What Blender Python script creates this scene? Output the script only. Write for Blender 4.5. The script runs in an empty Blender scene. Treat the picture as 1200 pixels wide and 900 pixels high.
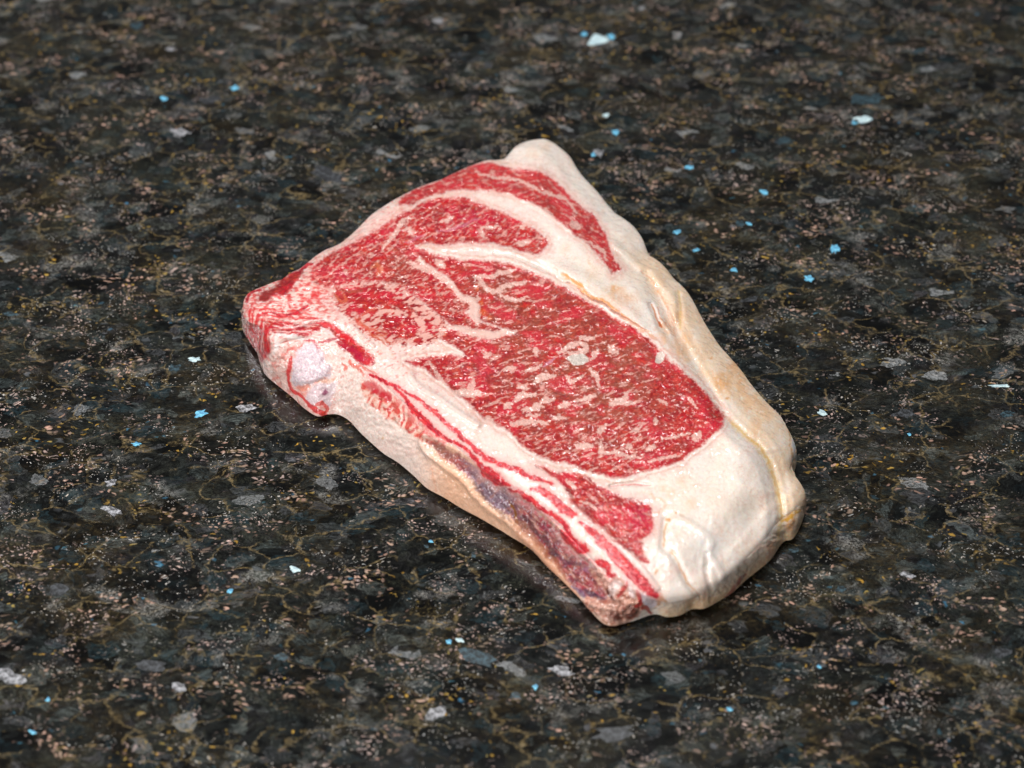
import bpy, math, random
import numpy as np

# ------------------------------------------------------------------ camera, world, lamps, exposure
scene = bpy.context.scene
col = scene.collection
PITCH = math.radians(45.0)
DIST = 0.68
LENS = 60.0
cam_d = bpy.data.cameras.new("camera")
cam = bpy.data.objects.new("camera", cam_d)
col.objects.link(cam)
CAM = np.array([0.0, -DIST * math.cos(PITCH), DIST * math.sin(PITCH) + 0.012])
cam.location = CAM
cam.rotation_euler = (math.pi / 2 - PITCH, 0, 0)
cam_d.lens = LENS
cam_d.sensor_width = 36.0
cam_d.clip_start = 0.01
cam_d.clip_end = 50.0
cam_d.dof.use_dof = True
cam_d.dof.focus_distance = 0.672
cam_d.dof.aperture_fstop = 7.6
scene.camera = cam

world = bpy.data.worlds.new("World")
scene.world = world
world.use_nodes = True
bg = world.node_tree.nodes["Background"]
bg.inputs[0].default_value = (0.95, 0.97, 1.0, 1)
bg.inputs[1].default_value = 0.07

scene.view_settings.view_transform = 'Standard'
scene.view_settings.look = 'None'
scene.view_settings.exposure = 0.0
scene.view_settings.gamma = 1.0
scene.render.engine = 'CYCLES'


def area(name, loc, target, size, power, color):
    ld = bpy.data.lights.new(name, 'AREA')
    ld.shape = 'RECTANGLE'
    ld.size, ld.size_y = size
    ld.energy = power
    ld.color = color
    o = bpy.data.objects.new(name, ld)
    col.objects.link(o)
    o.location = loc
    from mathutils import Vector
    o.rotation_euler = (Vector(target) - Vector(loc)).to_track_quat('-Z', 'Y').to_euler()
    return o


area("overhead_softbox", (-0.22, -0.15, 1.22), (0.02, 0, 0), (0.8, 0.5), 6.9, (1.0, 0.985, 0.96))
area("front_softbox", (-0.62, -0.85, 0.36), (0, 0, 0.01), (0.5, 0.3), 6.5, (1.0, 0.985, 0.96))
area("back_glint_fill", (-0.05, 0.27, 1.25), (0, 0, 0.0), (0.45, 0.15), 8.8, (1.0, 0.99, 0.97))  # added light, placed to raise wet glints on the meat
area("back_left_glint_fill", (-0.95, 0.75, 1.05), (0, 0, 0.0), (0.10, 0.10), 4.5, (0.97, 0.985, 1.0))  # small extra light, added for sharp glints and sheen on the edges

# ------------------------------------------------------------------ helpers
def fwd(): return np.array([0.0, math.cos(PITCH), -math.sin(PITCH)])
UPV = np.array([0.0, math.sin(PITCH), math.cos(PITCH)])
K = 36.0 / LENS / 1200.0


def unproject(px, py, z):
    """reference point (1200x900 tracing grid) at height z -> place on the table"""
    px = np.asarray(px, float); py = np.asarray(py, float); z = np.asarray(z, float) + 0 * px
    rx = (px - 600) * K
    ru = -(py - 450) * K
    dx = rx
    dy = ru * UPV[1] + math.cos(PITCH)
    dz = ru * UPV[2] - math.sin(PITCH)
    t = (z - CAM[2]) / dz
    return np.stack([CAM[0] + dx * t, CAM[1] + dy * t, z], -1)


def project(P):
    v = P - CAM
    f = fwd()
    dep = v @ f
    x = v[..., 0] / dep
    y = (v @ UPV) / dep
    return 600 + x / K, 450 - y / K


def _hash(ix, iy, seed):
    h = (ix.astype(np.int64) * 374761393 + iy.astype(np.int64) * 668265263 + seed * 2147483647) & 0xffffffff
    h = ((h ^ (h >> 13)) * 1274126177) & 0xffffffff
    h = (h ^ (h >> 16)) & 0xffffffff
    h = (h * 2246822519) & 0xffffffff
    return (h ^ (h >> 15)) & 0xffff


def perlin(x, y, seed=0):
    xi = np.floor(x); yi = np.floor(y)
    fx = x - xi; fy = y - yi
    u = fx * fx * fx * (fx * (fx * 6 - 15) + 10)
    v = fy * fy * fy * (fy * (fy * 6 - 15) + 10)

    def g(ox, oy):
        a = _hash(xi + ox, yi + oy, seed) * (2 * math.pi / 65536.0)
        return np.cos(a) * (fx - ox) + np.sin(a) * (fy - oy)
    a = g(0, 0); b = g(1, 0); c = g(0, 1); d = g(1, 1)
    r = (a + (b - a) * u) * (1 - v) + (c + (d - c) * u) * v
    return r * 1.5


def fbm(x, y, seed=0, oct=3, gain=0.5):
    s = 0; a = 1.0; t = 0
    for i in range(oct):
        s = s + a * perlin(x * 2 ** i, y * 2 ** i, seed + 17 * i)
        t += a; a *= gain
    return s / t


def sm(e0, e1, x):
    t = np.clip((x - e0) / (e1 - e0), 0, 1)
    return t * t * (3 - 2 * t)


ORG = {'z1': (270, 150, 3.334), 'z2': (550, 150, 3.334), 'z3': (270, 290, 4.284), 'z4': (440, 330, 4.285),
       'z5': (640, 330, 3.75), 'z6': (380, 440, 4.0), 'z7': (560, 540, 4.285), 'z8': (700, 500, 3.75),
       'a': (280, 300, 7.5), 'b': (280, 380, 7.5), 'c': (440, 250, 6.0), 'd': (520, 380, 6.0),
       'e': (660, 400, 6.0), 'f': (540, 520, 7.5), 'g': (640, 620, 7.5), 'h': (680, 270, 7.5), 'p': (0, 0, 1.0)}


def Z(k, pts):
    ox, oy, s = ORG[k]
    return [(ox + x / s, oy + y / s) for x, y in pts]


def catmull(pts, n=6, closed=False):
    P = np.array(pts, float)
    if closed:
        Q = np.vstack([P[-1], P, P[0], P[1]])
    else:
        Q = np.vstack([2 * P[0] - P[1], P, 2 * P[-1] - P[-2]])
    out = []
    t = np.linspace(0, 1, n, endpoint=False)[:, None]
    for i in range(len(Q) - 3):
        a, b, c, d = Q[i:i + 4]
        out.append(0.5 * (2 * b + (c - a) * t + (2 * a - 5 * b + 4 * c - d) * t ** 2 + (3 * b - a - 3 * c + d) * t ** 3))
    out = np.vstack(out)
    if not closed:
        out = np.vstack([out, P[-1]])
    return out


def poly_sd(PX, PY, poly, margin=14.0, n=3):
    """signed distance, negative inside; +margin beyond"""
    poly = catmull(poly, n, True)
    out = np.full(PX.shape, margin)
    x0, y0 = poly.min(0) - margin; x1, y1 = poly.max(0) + margin
    idx = np.nonzero((PX > x0) & (PX < x1) & (PY > y0) & (PY < y1))[0]
    if len(idx) == 0: return out
    x = PX[idx]; y = PY[idx]
    d = np.full(len(idx), 1e9); ins = np.zeros(len(idx), bool)
    m = len(poly)
    for i in range(m):
        ax, ay = poly[i]; bx, by = poly[(i + 1) % m]
        ex, ey = bx - ax, by - ay
        t = np.clip(((x - ax) * ex + (y - ay) * ey) / (ex * ex + ey * ey + 1e-9), 0, 1)
        dd = (x - ax - t * ex) ** 2 + (y - ay - t * ey) ** 2
        d = np.minimum(d, dd)
        if ay != by:
            c = ((ay > y) != (by > y)) & (x < ex * (y - ay) / (by - ay) + ax)
            ins ^= c
    d = np.sqrt(d)
    out[idx] = np.minimum(np.where(ins, -d, d), margin)
    return out


def stroke_sd(PX, PY, pts, w, margin=14.0, n=4, taper=True):
    """distance to polyline minus half width (w: px, scalar or per-point)"""
    P = np.array(pts, float)
    W = np.full(len(P), float(w)) if np.isscalar(w) else np.array(w, float)
    if taper and np.isscalar(w) and len(P) > 1:
        W = W.copy(); W[0] *= 0.45; W[-1] *= 0.45
        if len(P) == 2:
            P = np.array([P[0], (P[0] + P[1]) / 2, P[1]]); W = np.array([W[0], w, W[1]])
    Q = catmull(np.column_stack([P, W]), n) if len(P) > 2 else np.column_stack([P, W])
    out = np.full(PX.shape, margin)
    wm = W.max() / 2
    x0, y0 = Q[:, :2].min(0) - margin - wm; x1, y1 = Q[:, :2].max(0) + margin + wm
    idx = np.nonzero((PX > x0) & (PX < x1) & (PY > y0) & (PY < y1))[0]
    if len(idx) == 0: return out
    x = PX[idx]; y = PY[idx]
    d = np.full(len(idx), 1e9)
    for i in range(len(Q) - 1):
        ax, ay, aw = Q[i]; bx, by, bw = Q[i + 1]
        ex, ey = bx - ax, by - ay
        t = np.clip(((x - ax) * ex + (y - ay) * ey) / (ex * ex + ey * ey + 1e-9), 0, 1)
        dd = np.sqrt((x - ax - t * ex) ** 2 + (y - ay - t * ey) ** 2) - 0.5 * (aw + t * (bw - aw))
        d = np.minimum(d, dd)
    out[idx] = np.minimum(d, margin)
    return out


def lin(c):
    c = np.array(c, float) / 255.0
    return np.where(c <= 0.04045, c / 12.92, ((c + 0.055) / 1.055) ** 2.4)


# ------------------------------------------------------------------ materials
def nodes(mat):
    mat.use_nodes = True
    nt = mat.node_tree
    return nt, nt.nodes, nt.links


def meat_material(name, fine, rough, sss, bump, scale=1800.0, coat=1.0, wet=0.0022):
    """albedo attribute carries the drawn muscle/fat pattern; nodes add grain, moisture and relief"""
    m = bpy.data.materials.new(name)
    nt, N, L = nodes(m)
    bs = N["Principled BSDF"]
    at = N.new('ShaderNodeAttribute'); at.attribute_name = 'albedo'
    tc = N.new('ShaderNodeTexCoord')
    n1 = N.new('ShaderNodeTexNoise'); n1.inputs['Scale'].default_value = scale
    n1.inputs['Detail'].default_value = 3
    L.new(tc.outputs['Object'], n1.inputs['Vector'])
    mr = N.new('ShaderNodeMapRange')
    mr.inputs[1].default_value = 0.25; mr.inputs[2].default_value = 0.75
    mr.inputs[3].default_value = 1 - fine; mr.inputs[4].default_value = 1 + fine
    L.new(n1.outputs[0], mr.inputs[0])
    mul = N.new('ShaderNodeVectorMath'); mul.operation = 'SCALE'
    L.new(at.outputs['Color'], mul.inputs[0]); L.new(mr.outputs[0], mul.inputs['Scale'])
    L.new(mul.outputs[0], bs.inputs['Base Color'])
    n2 = N.new('ShaderNodeTexNoise'); n2.inputs['Scale'].default_value = 520
    n2.inputs['Detail'].default_value = 2; n2.inputs['Roughness'].default_value = 0.6
    L.new(tc.outputs['Object'], n2.inputs['Vector'])
    bp = N.new('ShaderNodeBump'); bp.inputs['Strength'].default_value = bump
    bp.inputs['Distance'].default_value = 0.0006
    L.new(n2.outputs[0], bp.inputs['Height'])
    L.new(bp.outputs[0], bs.inputs['Normal'])
    n3 = N.new('ShaderNodeTexNoise'); n3.inputs['Scale'].default_value = 90
    n3.inputs['Detail'].default_value = 4
    L.new(tc.outputs['Object'], n3.inputs['Vector'])
    r = N.new('ShaderNodeMapRange'); r.inputs[1].default_value = 0.35; r.inputs[2].default_value = 0.65
    r.inputs[3].default_value = rough[0]; r.inputs[4].default_value = rough[1]
    L.new(n3.outputs[0], r.inputs[0])
    L.new(r.outputs[0], bs.inputs['Roughness'])
    bs.inputs['Subsurface Weight'].default_value = sss
    bs.inputs['Subsurface Radius'].default_value = (1.0, 0.45, 0.3)
    bs.inputs['Subsurface Scale'].default_value = 0.0016
    n4 = N.new('ShaderNodeTexNoise'); n4.inputs['Scale'].default_value = 300
    n4.inputs['Detail'].default_value = 1.0; n4.inputs['Roughness'].default_value = 0.5
    L.new(tc.outputs['Object'], n4.inputs['Vector'])
    b4 = N.new('ShaderNodeBump'); b4.inputs['Strength'].default_value = 1.0
    b4.inputs['Distance'].default_value = wet
    L.new(n4.outputs[0], b4.inputs['Height'])
    L.new(b4.outputs[0], bs.inputs['Coat Normal'])
    bs.inputs['Coat Weight'].default_value = coat
    bs.inputs['Coat Roughness'].default_value = 0.09
    bs.inputs['Specular IOR Level'].default_value = 0.3
    return m


M_FAT = meat_material('fat_mat', 0.07, (0.26, 0.42), 0.35, 0.10, coat=0.75, wet=0.0011)
M_LEAN = meat_material('lean_mat', 0.30, (0.3, 0.45), 0.06, 0.35, coat=0.8)
M_BONE = meat_material('bone_mat', 0.14, (0.16, 0.36), 0.15, 0.35, coat=0.9, wet=0.0016)
M_SKIN = meat_material('membrane_mat', 0.2, (0.14, 0.35), 0.05, 1.0)


def granite_material():
    m = bpy.data.materials.new('polished_granite')
    nt, N, L = nodes(m)
    bs = N["Principled BSDF"]
    tc = N.new('ShaderNodeTexCoord')

    def math_(op, a, b=None, clamp=False):
        n = N.new('ShaderNodeMath'); n.operation = op; n.use_clamp = clamp
        for i, v in enumerate((a, b)):
            if v is None: continue
            if isinstance(v, (int, float)): n.inputs[i].default_value = v
            else: L.new(v, n.inputs[i])
        return n.outputs[0]

    def rng(v, a, b, c=0.0, d=1.0, smooth=False):
        n = N.new('ShaderNodeMapRange'); n.clamp = True
        if smooth: n.interpolation_type = 'SMOOTHSTEP'
        n.inputs[1].default_value = a; n.inputs[2].default_value = b
        n.inputs[3].default_value = c; n.inputs[4].default_value = d
        L.new(v, n.inputs[0]); return n.outputs[0]

    def noise(vec, scale, detail=4, rough=0.6, out=0, dist=0.0):
        n = N.new('ShaderNodeTexNoise'); n.inputs['Scale'].default_value = scale
        n.inputs['Detail'].default_value = detail; n.inputs['Roughness'].default_value = rough
        n.inputs['Distortion'].default_value = dist
        L.new(vec, n.inputs['Vector']); return n.outputs[out]

    def voro(vec, scale, feature='F1', rnd=1.0):
        n = N.new('ShaderNodeTexVoronoi'); n.feature = feature
        n.inputs['Scale'].default_value = scale; n.inputs['Randomness'].default_value = rnd
        L.new(vec, n.inputs['Vector']); return n

    def mixc(f, a, b):
        n = N.new('ShaderNodeMix'); n.data_type = 'RGBA'
        if isinstance(f, (int, float)): n.inputs[0].default_value = f
        else: L.new(f, n.inputs[0])
        for i, v in ((6, a), (7, b)):
            if isinstance(v, tuple): n.inputs[i].default_value = (*v, 1)
            else: L.new(v, n.inputs[i])
        return n.outputs[2]

    def warp(vec, scale, amt, detail=2):
        c = noise(vec, scale, detail, 0.6, 1)
        s = N.new('ShaderNodeVectorMath'); s.operation = 'SUBTRACT'
        L.new(c, s.inputs[0]); s.inputs[1].default_value = (0.5, 0.5, 0.5)
        k = N.new('ShaderNodeVectorMath'); k.operation = 'SCALE'; k.inputs['Scale'].default_value = amt
        L.new(s.outputs[0], k.inputs[0])
        a = N.new('ShaderNodeVectorMath'); a.operation = 'ADD'
        L.new(vec, a.inputs[0]); L.new(k.outputs[0], a.inputs[1])
        return a.outputs[0]

    def sep(c):
        n = N.new('ShaderNodeSeparateColor'); L.new(c, n.inputs[0]); return n.outputs

    sq = N.new('ShaderNodeMapping'); sq.inputs['Scale'].default_value = (0.85, 1.25, 1)
    sq.inputs['Rotation'].default_value = (0, 0, math.radians(6))
    L.new(tc.outputs['Object'], sq.inputs['Vector'])
    base = sq.outputs[0]
    w = warp(base, 60, 0.012, 3)
    w2 = warp(w, 400, 0.0025, 2)
    # large crystals
    v1 = voro(w2, 72)
    v1e = voro(w2, 72, 'DISTANCE_TO_EDGE')
    c1 = sep(v1.outputs['Color'])
    v2 = voro(w2, 165)
    c2 = sep(v2.outputs['Color'])
    # striations rotated per crystal
    rot = N.new('ShaderNodeVectorRotate'); rot.rotation_type = 'Z_AXIS'
    L.new(w, rot.inputs['Vector'])
    L.new(math_('MULTIPLY', c1[2], 3.14), rot.inputs['Angle'])
    st = N.new('ShaderNodeMapping'); st.inputs['Scale'].default_value = (220, 1400, 1)
    L.new(rot.outputs[0], st.inputs['Vector'])
    stri = noise(st.outputs[0], 1.0, 3, 0.7)
    fine = noise(w2, 1500, 4, 0.75)
    mid = noise(w, 260, 4, 0.7)
    # crystal tone
    tone = rng(c1[0], 0.0, 1.0, 0.0004, 0.0075)
    tone = math_('ADD', tone, rng(c2[0], 0.72, 1.0, 0.0, 0.018))
    tone = math_('MULTIPLY', tone, rng(stri, 0.35, 0.68, 0.2, 2.3))
    tone = math_('MULTIPLY', tone, rng(mid, 0.36, 0.64, 0.2, 2.2))
    tone = math_('MULTIPLY', tone, rng(fine, 0.32, 0.68, 0.3, 2.0))
    grit = noise(base, 3200, 2, 0.8)
    tone = math_('MULTIPLY', tone, rng(grit, 0.3, 0.7, 0.35, 1.9))
    tint = mixc(c1[1], (0.95, 1.0, 0.88), (0.80, 1.0, 1.0))
    tint = mixc(rng(c2[1], 0.6, 1.0), tint, (0.95, 0.90, 1.0))
    sc = N.new('ShaderNodeVectorMath'); sc.operation = 'SCALE'
    L.new(tint, sc.inputs[0]); L.new(tone, sc.inputs['Scale'])
    colr = sc.outputs[0]
    # pale mottled feldspar patches
    pmask = math_('MULTIPLY', rng(c2[2], 0.93, 0.97), rng(noise(w2, 900, 4, 0.85), 0.42, 0.66))
    colr = mixc(math_('MULTIPLY', pmask, 0.5), colr, (0.15, 0.16, 0.17))
    pm2 = math_('MULTIPLY', rng(c2[2], 0.990, 0.995), rng(noise(w2, 1000, 4, 0.9), 0.44, 0.58))
    colr = mixc(math_('MULTIPLY', pm2, 0.8), colr, (0.42, 0.43, 0.44))
    # teal schiller
    v3 = voro(w2, 150)
    c3 = sep(v3.outputs['Color'])
    tm = math_('MULTIPLY', rng(c3[0], 0.86, 0.95), rng(noise(w2, 700, 3, 0.8), 0.38, 0.68))
    colr = mixc(math_('MULTIPLY', tm, 0.5), colr, (0.03, 0.065, 0.08))
    # golden veins along crystal edges
    vein = math_('MULTIPLY', rng(v1e.outputs[0], 0.0, 0.04, 1, 0), rng(noise(base, 60, 3, 0.7), 0.46, 0.56))
    vein = math_('MULTIPLY', vein, rng(noise(w2, 1100, 3, 0.8), 0.40, 0.62))
    colr = mixc(math_('MULTIPLY', vein, 0.75), colr, mixc(mid, (0.34, 0.22, 0.06), (0.42, 0.33, 0.20)))
    v2e = voro(w2, 165, 'DISTANCE_TO_EDGE')
    vein2 = math_('MULTIPLY', rng(v2e.outputs[0], 0.0, 0.05, 1, 0), rng(noise(base, 45, 3, 0.7), 0.50, 0.60))
    vein2 = math_('MULTIPLY', vein2, rng(noise(w2, 1300, 3, 0.8), 0.45, 0.62))
    colr = mixc(math_('MULTIPLY', vein2, 0.4), colr, (0.22, 0.17, 0.07))
    rust = math_('MULTIPLY', rng(noise(base, 22, 5, 0.7), 0.48, 0.66), rng(noise(w2, 480, 4, 0.85), 0.42, 0.66))
    colr = mixc(math_('MULTIPLY', rust, 0.45), colr, (0.11, 0.075, 0.032))
    olive = math_('MULTIPLY', rng(noise(base, 35, 4, 0.7), 0.50, 0.62), rng(noise(w2, 800, 4, 0.9), 0.46, 0.62))
    colr = mixc(math_('MULTIPLY', olive, 0.45), colr, (0.085, 0.09, 0.065))
    chalk = math_('MULTIPLY', rng(noise(base, 48, 3, 0.6), 0.60, 0.68), rng(noise(w2, 1100, 4, 0.9), 0.48, 0.60))
    colr = mixc(math_('MULTIPLY', chalk, 0.8), colr, (0.34, 0.33, 0.31))
    # specks
    def specks(scale, thr, rad, nscale, n0, n1, ca, cb, k, seed):
        nonlocal colr
        mp = N.new('ShaderNodeMapping'); mp.inputs['Location'].default_value = (seed, seed * 0.7, 0)
        L.new(w2, mp.inputs['Vector'])
        v = voro(mp.outputs[0], scale)
        cc = sep(v.outputs['Color'])
        dd = math_('ADD', v.outputs['Distance'], math_('MULTIPLY', math_('SUBTRACT', noise(mp.outputs[0], scale * 0.9, 3, 0.8), 0.5), 0.9))
        disk = rng(dd, rad * 0.5, rad, 1, 0)
        msk = math_('MULTIPLY', disk, rng(cc[0], thr, thr + 0.02))
        msk = math_('MULTIPLY', msk, rng(noise(mp.outputs[0], nscale, 3, 0.7), n0, n1))
        colr = mixc(math_('MULTIPLY', msk, k), colr, mixc(cc[1], ca, cb))
    specks(560, 0.60, 0.50, 42, 0.55, 0.64, (0.75, 0.44, 0.34), (0.42, 0.32, 0.24), 0.9, 0.31)
    specks(850, 0.60, 0.46, 36, 0.55, 0.64, (0.85, 0.60, 0.52), (0.34, 0.27, 0.26), 0.95, 0.93)
    specks(560, 0.86, 0.44, 34, 0.52, 0.62, (0.62, 0.34, 0.05), (0.42, 0.32, 0.10), 0.9, 0.57)
    specks(1300, 0.80, 0.42, 45, 0.50, 0.62, (0.8, 0.8, 0.8), (0.85, 0.72, 0.6), 0.8, 1.37)
    specks(330, 0.95, 0.55, 34, 0.46, 0.60, (0.20, 0.20, 0.22), (0.10, 0.12, 0.13), 0.6, 2.11)
    specks(420, 0.982, 0.42, 30, 0.3, 0.6, (0.07, 0.28, 0.5), (0.10, 0.28, 0.36), 0.7, 1.71)
    L.new(colr, bs.inputs['Base Color'])
    bs.inputs['Specular IOR Level'].default_value = 0.9
    smear = noise(base, 14, 4, 0.6)
    L.new(rng(smear, 0.35, 0.7, 0.07, 0.13), bs.inputs['Roughness'])
    bp = N.new('ShaderNodeBump'); bp.inputs['Strength'].default_value = 0.10
    bp.inputs['Distance'].default_value = 0.0003
    L.new(fine, bp.inputs['Height']); L.new(bp.outputs[0], bs.inputs['Normal'])
    return m


M_GRAN = granite_material()

# ------------------------------------------------------------------ countertop
def box_mesh(name, x0, x1, y0, y1, z0, z1, bev=0.003):
    import bmesh
    bm = bmesh.new()
    vs = [bm.verts.new((x, y, z)) for z in (z0, z1) for y in (y0, y1) for x in (x0, x1)]
    for f in ((0, 2, 3, 1), (4, 5, 7, 6), (0, 1, 5, 4), (2, 6, 7, 3), (0, 4, 6, 2), (1, 3, 7, 5)):
        bm.faces.new([vs[i] for i in f])
    bmesh.ops.bevel(bm, geom=bm.edges[:], offset=bev, segments=2, affect='EDGES')
    me = bpy.data.meshes.new(name)
    bm.to_mesh(me); bm.free()
    return me


slab = bpy.data.objects.new('countertop', box_mesh('countertop', -0.9, 0.9, -0.7, 1.1, -0.03, 0.0))
slab.data.materials.append(M_GRAN)
slab['kind'] = 'structure'
slab['label'] = 'polished dark green black granite countertop with golden veins and blue flecks'
col.objects.link(slab)

# ------------------------------------------------------------------ steak: traced outline (near sides carry a foot line)
H = 24.0
# (rim x, rim y, rim height mm, base x, base y, bulge)      order: A -> D (near long side)
AD = [(285, 362, 17, 284, 374, .5), (287, 372, 18, 284, 384, .5), (293, 378, 19, 289, 393, .5), (301, 381, 20, 294, 405, .5),
      (308, 386, 21, 301, 413, .5),
      (311, 393, 21.5, 305, 428, .5), (315, 400, 22, 313, 441, .5), (326, 402, 22.5, 327, 453, .5),
      (342, 399, 23, 343, 466, .6), (358, 396, 23, 357, 479, .6), (372, 396, 23.5, 372, 488, .5),
      (386, 399, 23.5, 384, 486, .5), (398, 404, 23.5, 396, 486, .5), (412, 416, 23.5, 409, 493, .5), (425, 428, 23.5, 422, 507, .5),
      (440, 441, 23.5, 436, 520, .5), (455, 455, 23.5, 450, 532, .5), (470, 469, 23.5, 466, 542, .5), (492, 488, 23.5, 483, 556, .5),
      (512, 506, 23.5, 500, 572, .5), (532, 522, 23, 520, 583, .5), (552, 538, 23, 541, 596, .5), (571, 553, 23, 560, 606, .5),
      (592, 568, 22.5, 579, 617, .5), (615, 584, 22, 597, 628, .5), (640, 603, 21.5, 622, 644, .5), (660, 621, 21, 642, 665, .5),
      (680, 642, 20, 660, 682, .45), (700, 662, 19, 677, 699, .45), (720, 680, 18, 690, 714, .45), (742, 696, 17, 712, 733, .5),
      (757, 702, 16, 742, 728, .6)]
# D -> C (front right, fat end)
DC = [(757, 702, 16, 742, 728, .6), (767, 703, 16, 766, 720, .55), (782, 706, 15.5, 782, 723, .55), (797, 704, 15.5, 797, 721, .55),
      (812, 700, 15.5, 811, 714, .55), (826, 692, 15.5, 826, 713, .55), (842, 683, 15.5, 843, 704, .55), (857, 671, 15, 859, 694, .55),
      (872, 657, 15, 874, 680, .55), (886, 643, 15, 889, 668, .55), (899, 628, 14.5, 903, 656, .55), (908, 616, 14, 914, 640, .55),
      (917, 608, 13.5, 920, 634, .55), (926, 602, 13, 930, 631, .55), (935, 594, 12.5, 938, 616, .55), (941, 586, 12, 943, 602, .5), (943.5, 578, 11, 944.5, 588, .6)]
# A -> B (far left edge)
AB = [(285, 362, 17), (286, 352, 17), (291, 344, 18), (300, 339, 19), (310, 335, 20), (322, 330, 20.5), (331, 327, 21), (340, 320, 21.5), (351, 315, 22), (360, 308, 22),
      (370, 300, 22), (381, 293, 22), (391, 289, 22), (402, 283, 22), (417, 270, 22), (435, 252, 22), (448, 243, 22), (462, 234, 22),
      (477, 226, 21), (492, 219, 21), (506, 214, 21), (519, 209.5, 21), (530, 204, 21), (545, 197, 20), (558, 192, 20), (570, 188, 20), (582, 187.5, 20),
      (591, 186, 19.5), (597, 180, 19), (603, 173, 19), (611, 168, 18), (620, 165, 18)]
BC = [(620, 165, 18), (630, 163.5, 18), (640, 163.5, 17.5), (652, 170, 17), (667, 183, 16), (675, 196, 16), (684, 208, 15.5), (700, 225, 15),
      (712, 240, 15), (721, 250, 15), (732, 257, 15), (742, 265, 15), (749, 274, 14.5), (754, 283, 14.5), (760, 298, 14), (767, 303, 14),
      (775, 309, 14), (783, 318, 14), (790, 327, 13.5), (798, 334, 13.5), (806, 343, 13.5), (814, 356, 13), (820, 368, 13), (828, 382, 13), (835, 393, 13),
      (844, 406, 12.5), (853, 416, 12.5), (867, 432, 12), (880, 450, 12), (896, 469, 12), (912, 485, 11.5), (921, 499, 11), (928, 512, 10.5),
      (932, 523, 10), (931.5, 533, 9.5), (928, 545, 9.5), (931, 556, 10), (935, 563, 11), (940, 570, 11), (943.5, 578, 11)]


def resample(P, n):
    P = catmull(P, 8)
    s = np.r_[0, np.cumsum(np.hypot(*np.diff(P[:, :2], axis=0).T))]
    t = np.linspace(0, s[-1], n)
    return np.column_stack([np.interp(t, s, P[:, k]) for k in range(P.shape[1])])


NU, NV = 900, 560       # NU along A-D / B-C,  NV along A-B / D-C
e_ad = resample(AD, NU); e_dc = resample(DC, NV)
e_ab = resample(AB, NV); e_bc = resample(BC, NU)
# Coons patch: u along A->D, v along A->B   (columns: x, y, z)
u = np.linspace(0, 1, NU)[:, None, None]; v = np.linspace(0, 1, NV)[None, :, None]
c0 = e_ad[:, None, :3]; c1 = e_bc[:, None, :3]          # v=0, v=1 (B->C runs along u)
d0 = e_ab[None, :, :3]; d1 = e_dc[None, :, :3]
P00, P10, P01, P11 = e_ad[0, :3], e_ad[-1, :3], e_ab[-1, :3], e_bc[-1, :3]
G = (1 - v) * c0 + v * c1 + (1 - u) * d0 + u * d1 - ((1 - u) * (1 - v) * P00 + u * (1 - v) * P10 + (1 - u) * v * P01 + u * v * P11)
gx = G[..., 0].ravel(); gy = G[..., 1].ravel(); gz = G[..., 2].ravel()

# perimeter ring in grid index order: v=0 forward, u=1 forward, v=1 backward, u=0 backward
gid = np.arange(NU * NV).reshape(NU, NV)
ring = np.r_[gid[:, 0], gid[-1, 1:], gid[-2::-1, -1], gid[0, -2:0:-1]]
NR = len(ring)
# distance (px) to the perimeter, for rounding
outline_px = np.column_stack([gx[ring], gy[ring]])[::6]
rim_d = np.full(gx.shape, 1e9)
cand = outline_px
for i in range(0, len(gx), 40000):
    dx = gx[i:i + 40000, None] - cand[None, :, 0]; dy = gy[i:i + 40000, None] - cand[None, :, 1]
    rim_d[i:i + 40000] = np.sqrt((dx * dx + dy * dy).min(1))

close = np.nonzero(rim_d < 10)[0]
allr = np.column_stack([gx[ring], gy[ring]])
for i in range(0, len(close), 10000):
    q = close[i:i + 10000]
    dx = gx[q, None] - allr[None, :, 0]; dy = gy[q, None] - allr[None, :, 1]
    rim_d[q] = np.sqrt((dx * dx + dy * dy).min(1))

# ------------------------------------------------------------------ region outlines (traced)
EYE = [(484, 291), (500, 295), (525, 303), (558, 306), (580, 307), (604, 312), (628, 321), (649, 330), (670, 342), (688, 354), (709, 366),
       (730, 379), (748, 389), (766, 403), (781, 420), (803, 437), (824, 457), (840, 477), (849, 487), (848, 495), (835, 511), (813, 527), (795, 541),
       (768, 549), (741, 557), (720, 559), (693, 554), (672, 545), (645, 539), (627, 531), (613, 521), (603, 510), (588, 500), (576, 493), (561, 483),
       (543, 468), (529, 456), (517, 445), (505, 437), (492, 430), (475, 423), (489, 421), (503, 418), (526, 416), (543, 418), (540, 409), (526, 402),
       (513, 392), (515, 386), (533, 388), (552, 393), (571, 396), (595, 392), (606, 388), (592, 384), (575, 380), (562, 374), (561, 360), (556, 352), (545, 346),
       (537, 338), (528, 327), (515, 318), (500, 308)]
UPPER = [(363, 324), (372, 309), (390, 297), (405, 288), (432, 274), (453, 261), (474, 249), (498, 237), (528, 231), (552, 235), (571, 243), (595, 252),
         (616, 264), (634, 273), (641, 282), (638, 294), (625, 297), (604, 291), (580, 285), (550, 284), (519, 286), (494, 286), (486, 290), (490, 299), (487, 306),
         (500, 312), (515, 321), (526, 330), (534, 341), (540, 347), (551, 354), (549, 361), (545, 366), (552, 372), (560, 377), (575, 382), (588, 386), (572, 388), (558, 386.5), (534, 382), (519, 373), (507, 363), (492, 351), (474, 342),
         (464, 334), (450, 331), (438, 329), (411, 332), (390, 336), (378, 335), (368, 331)]
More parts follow.
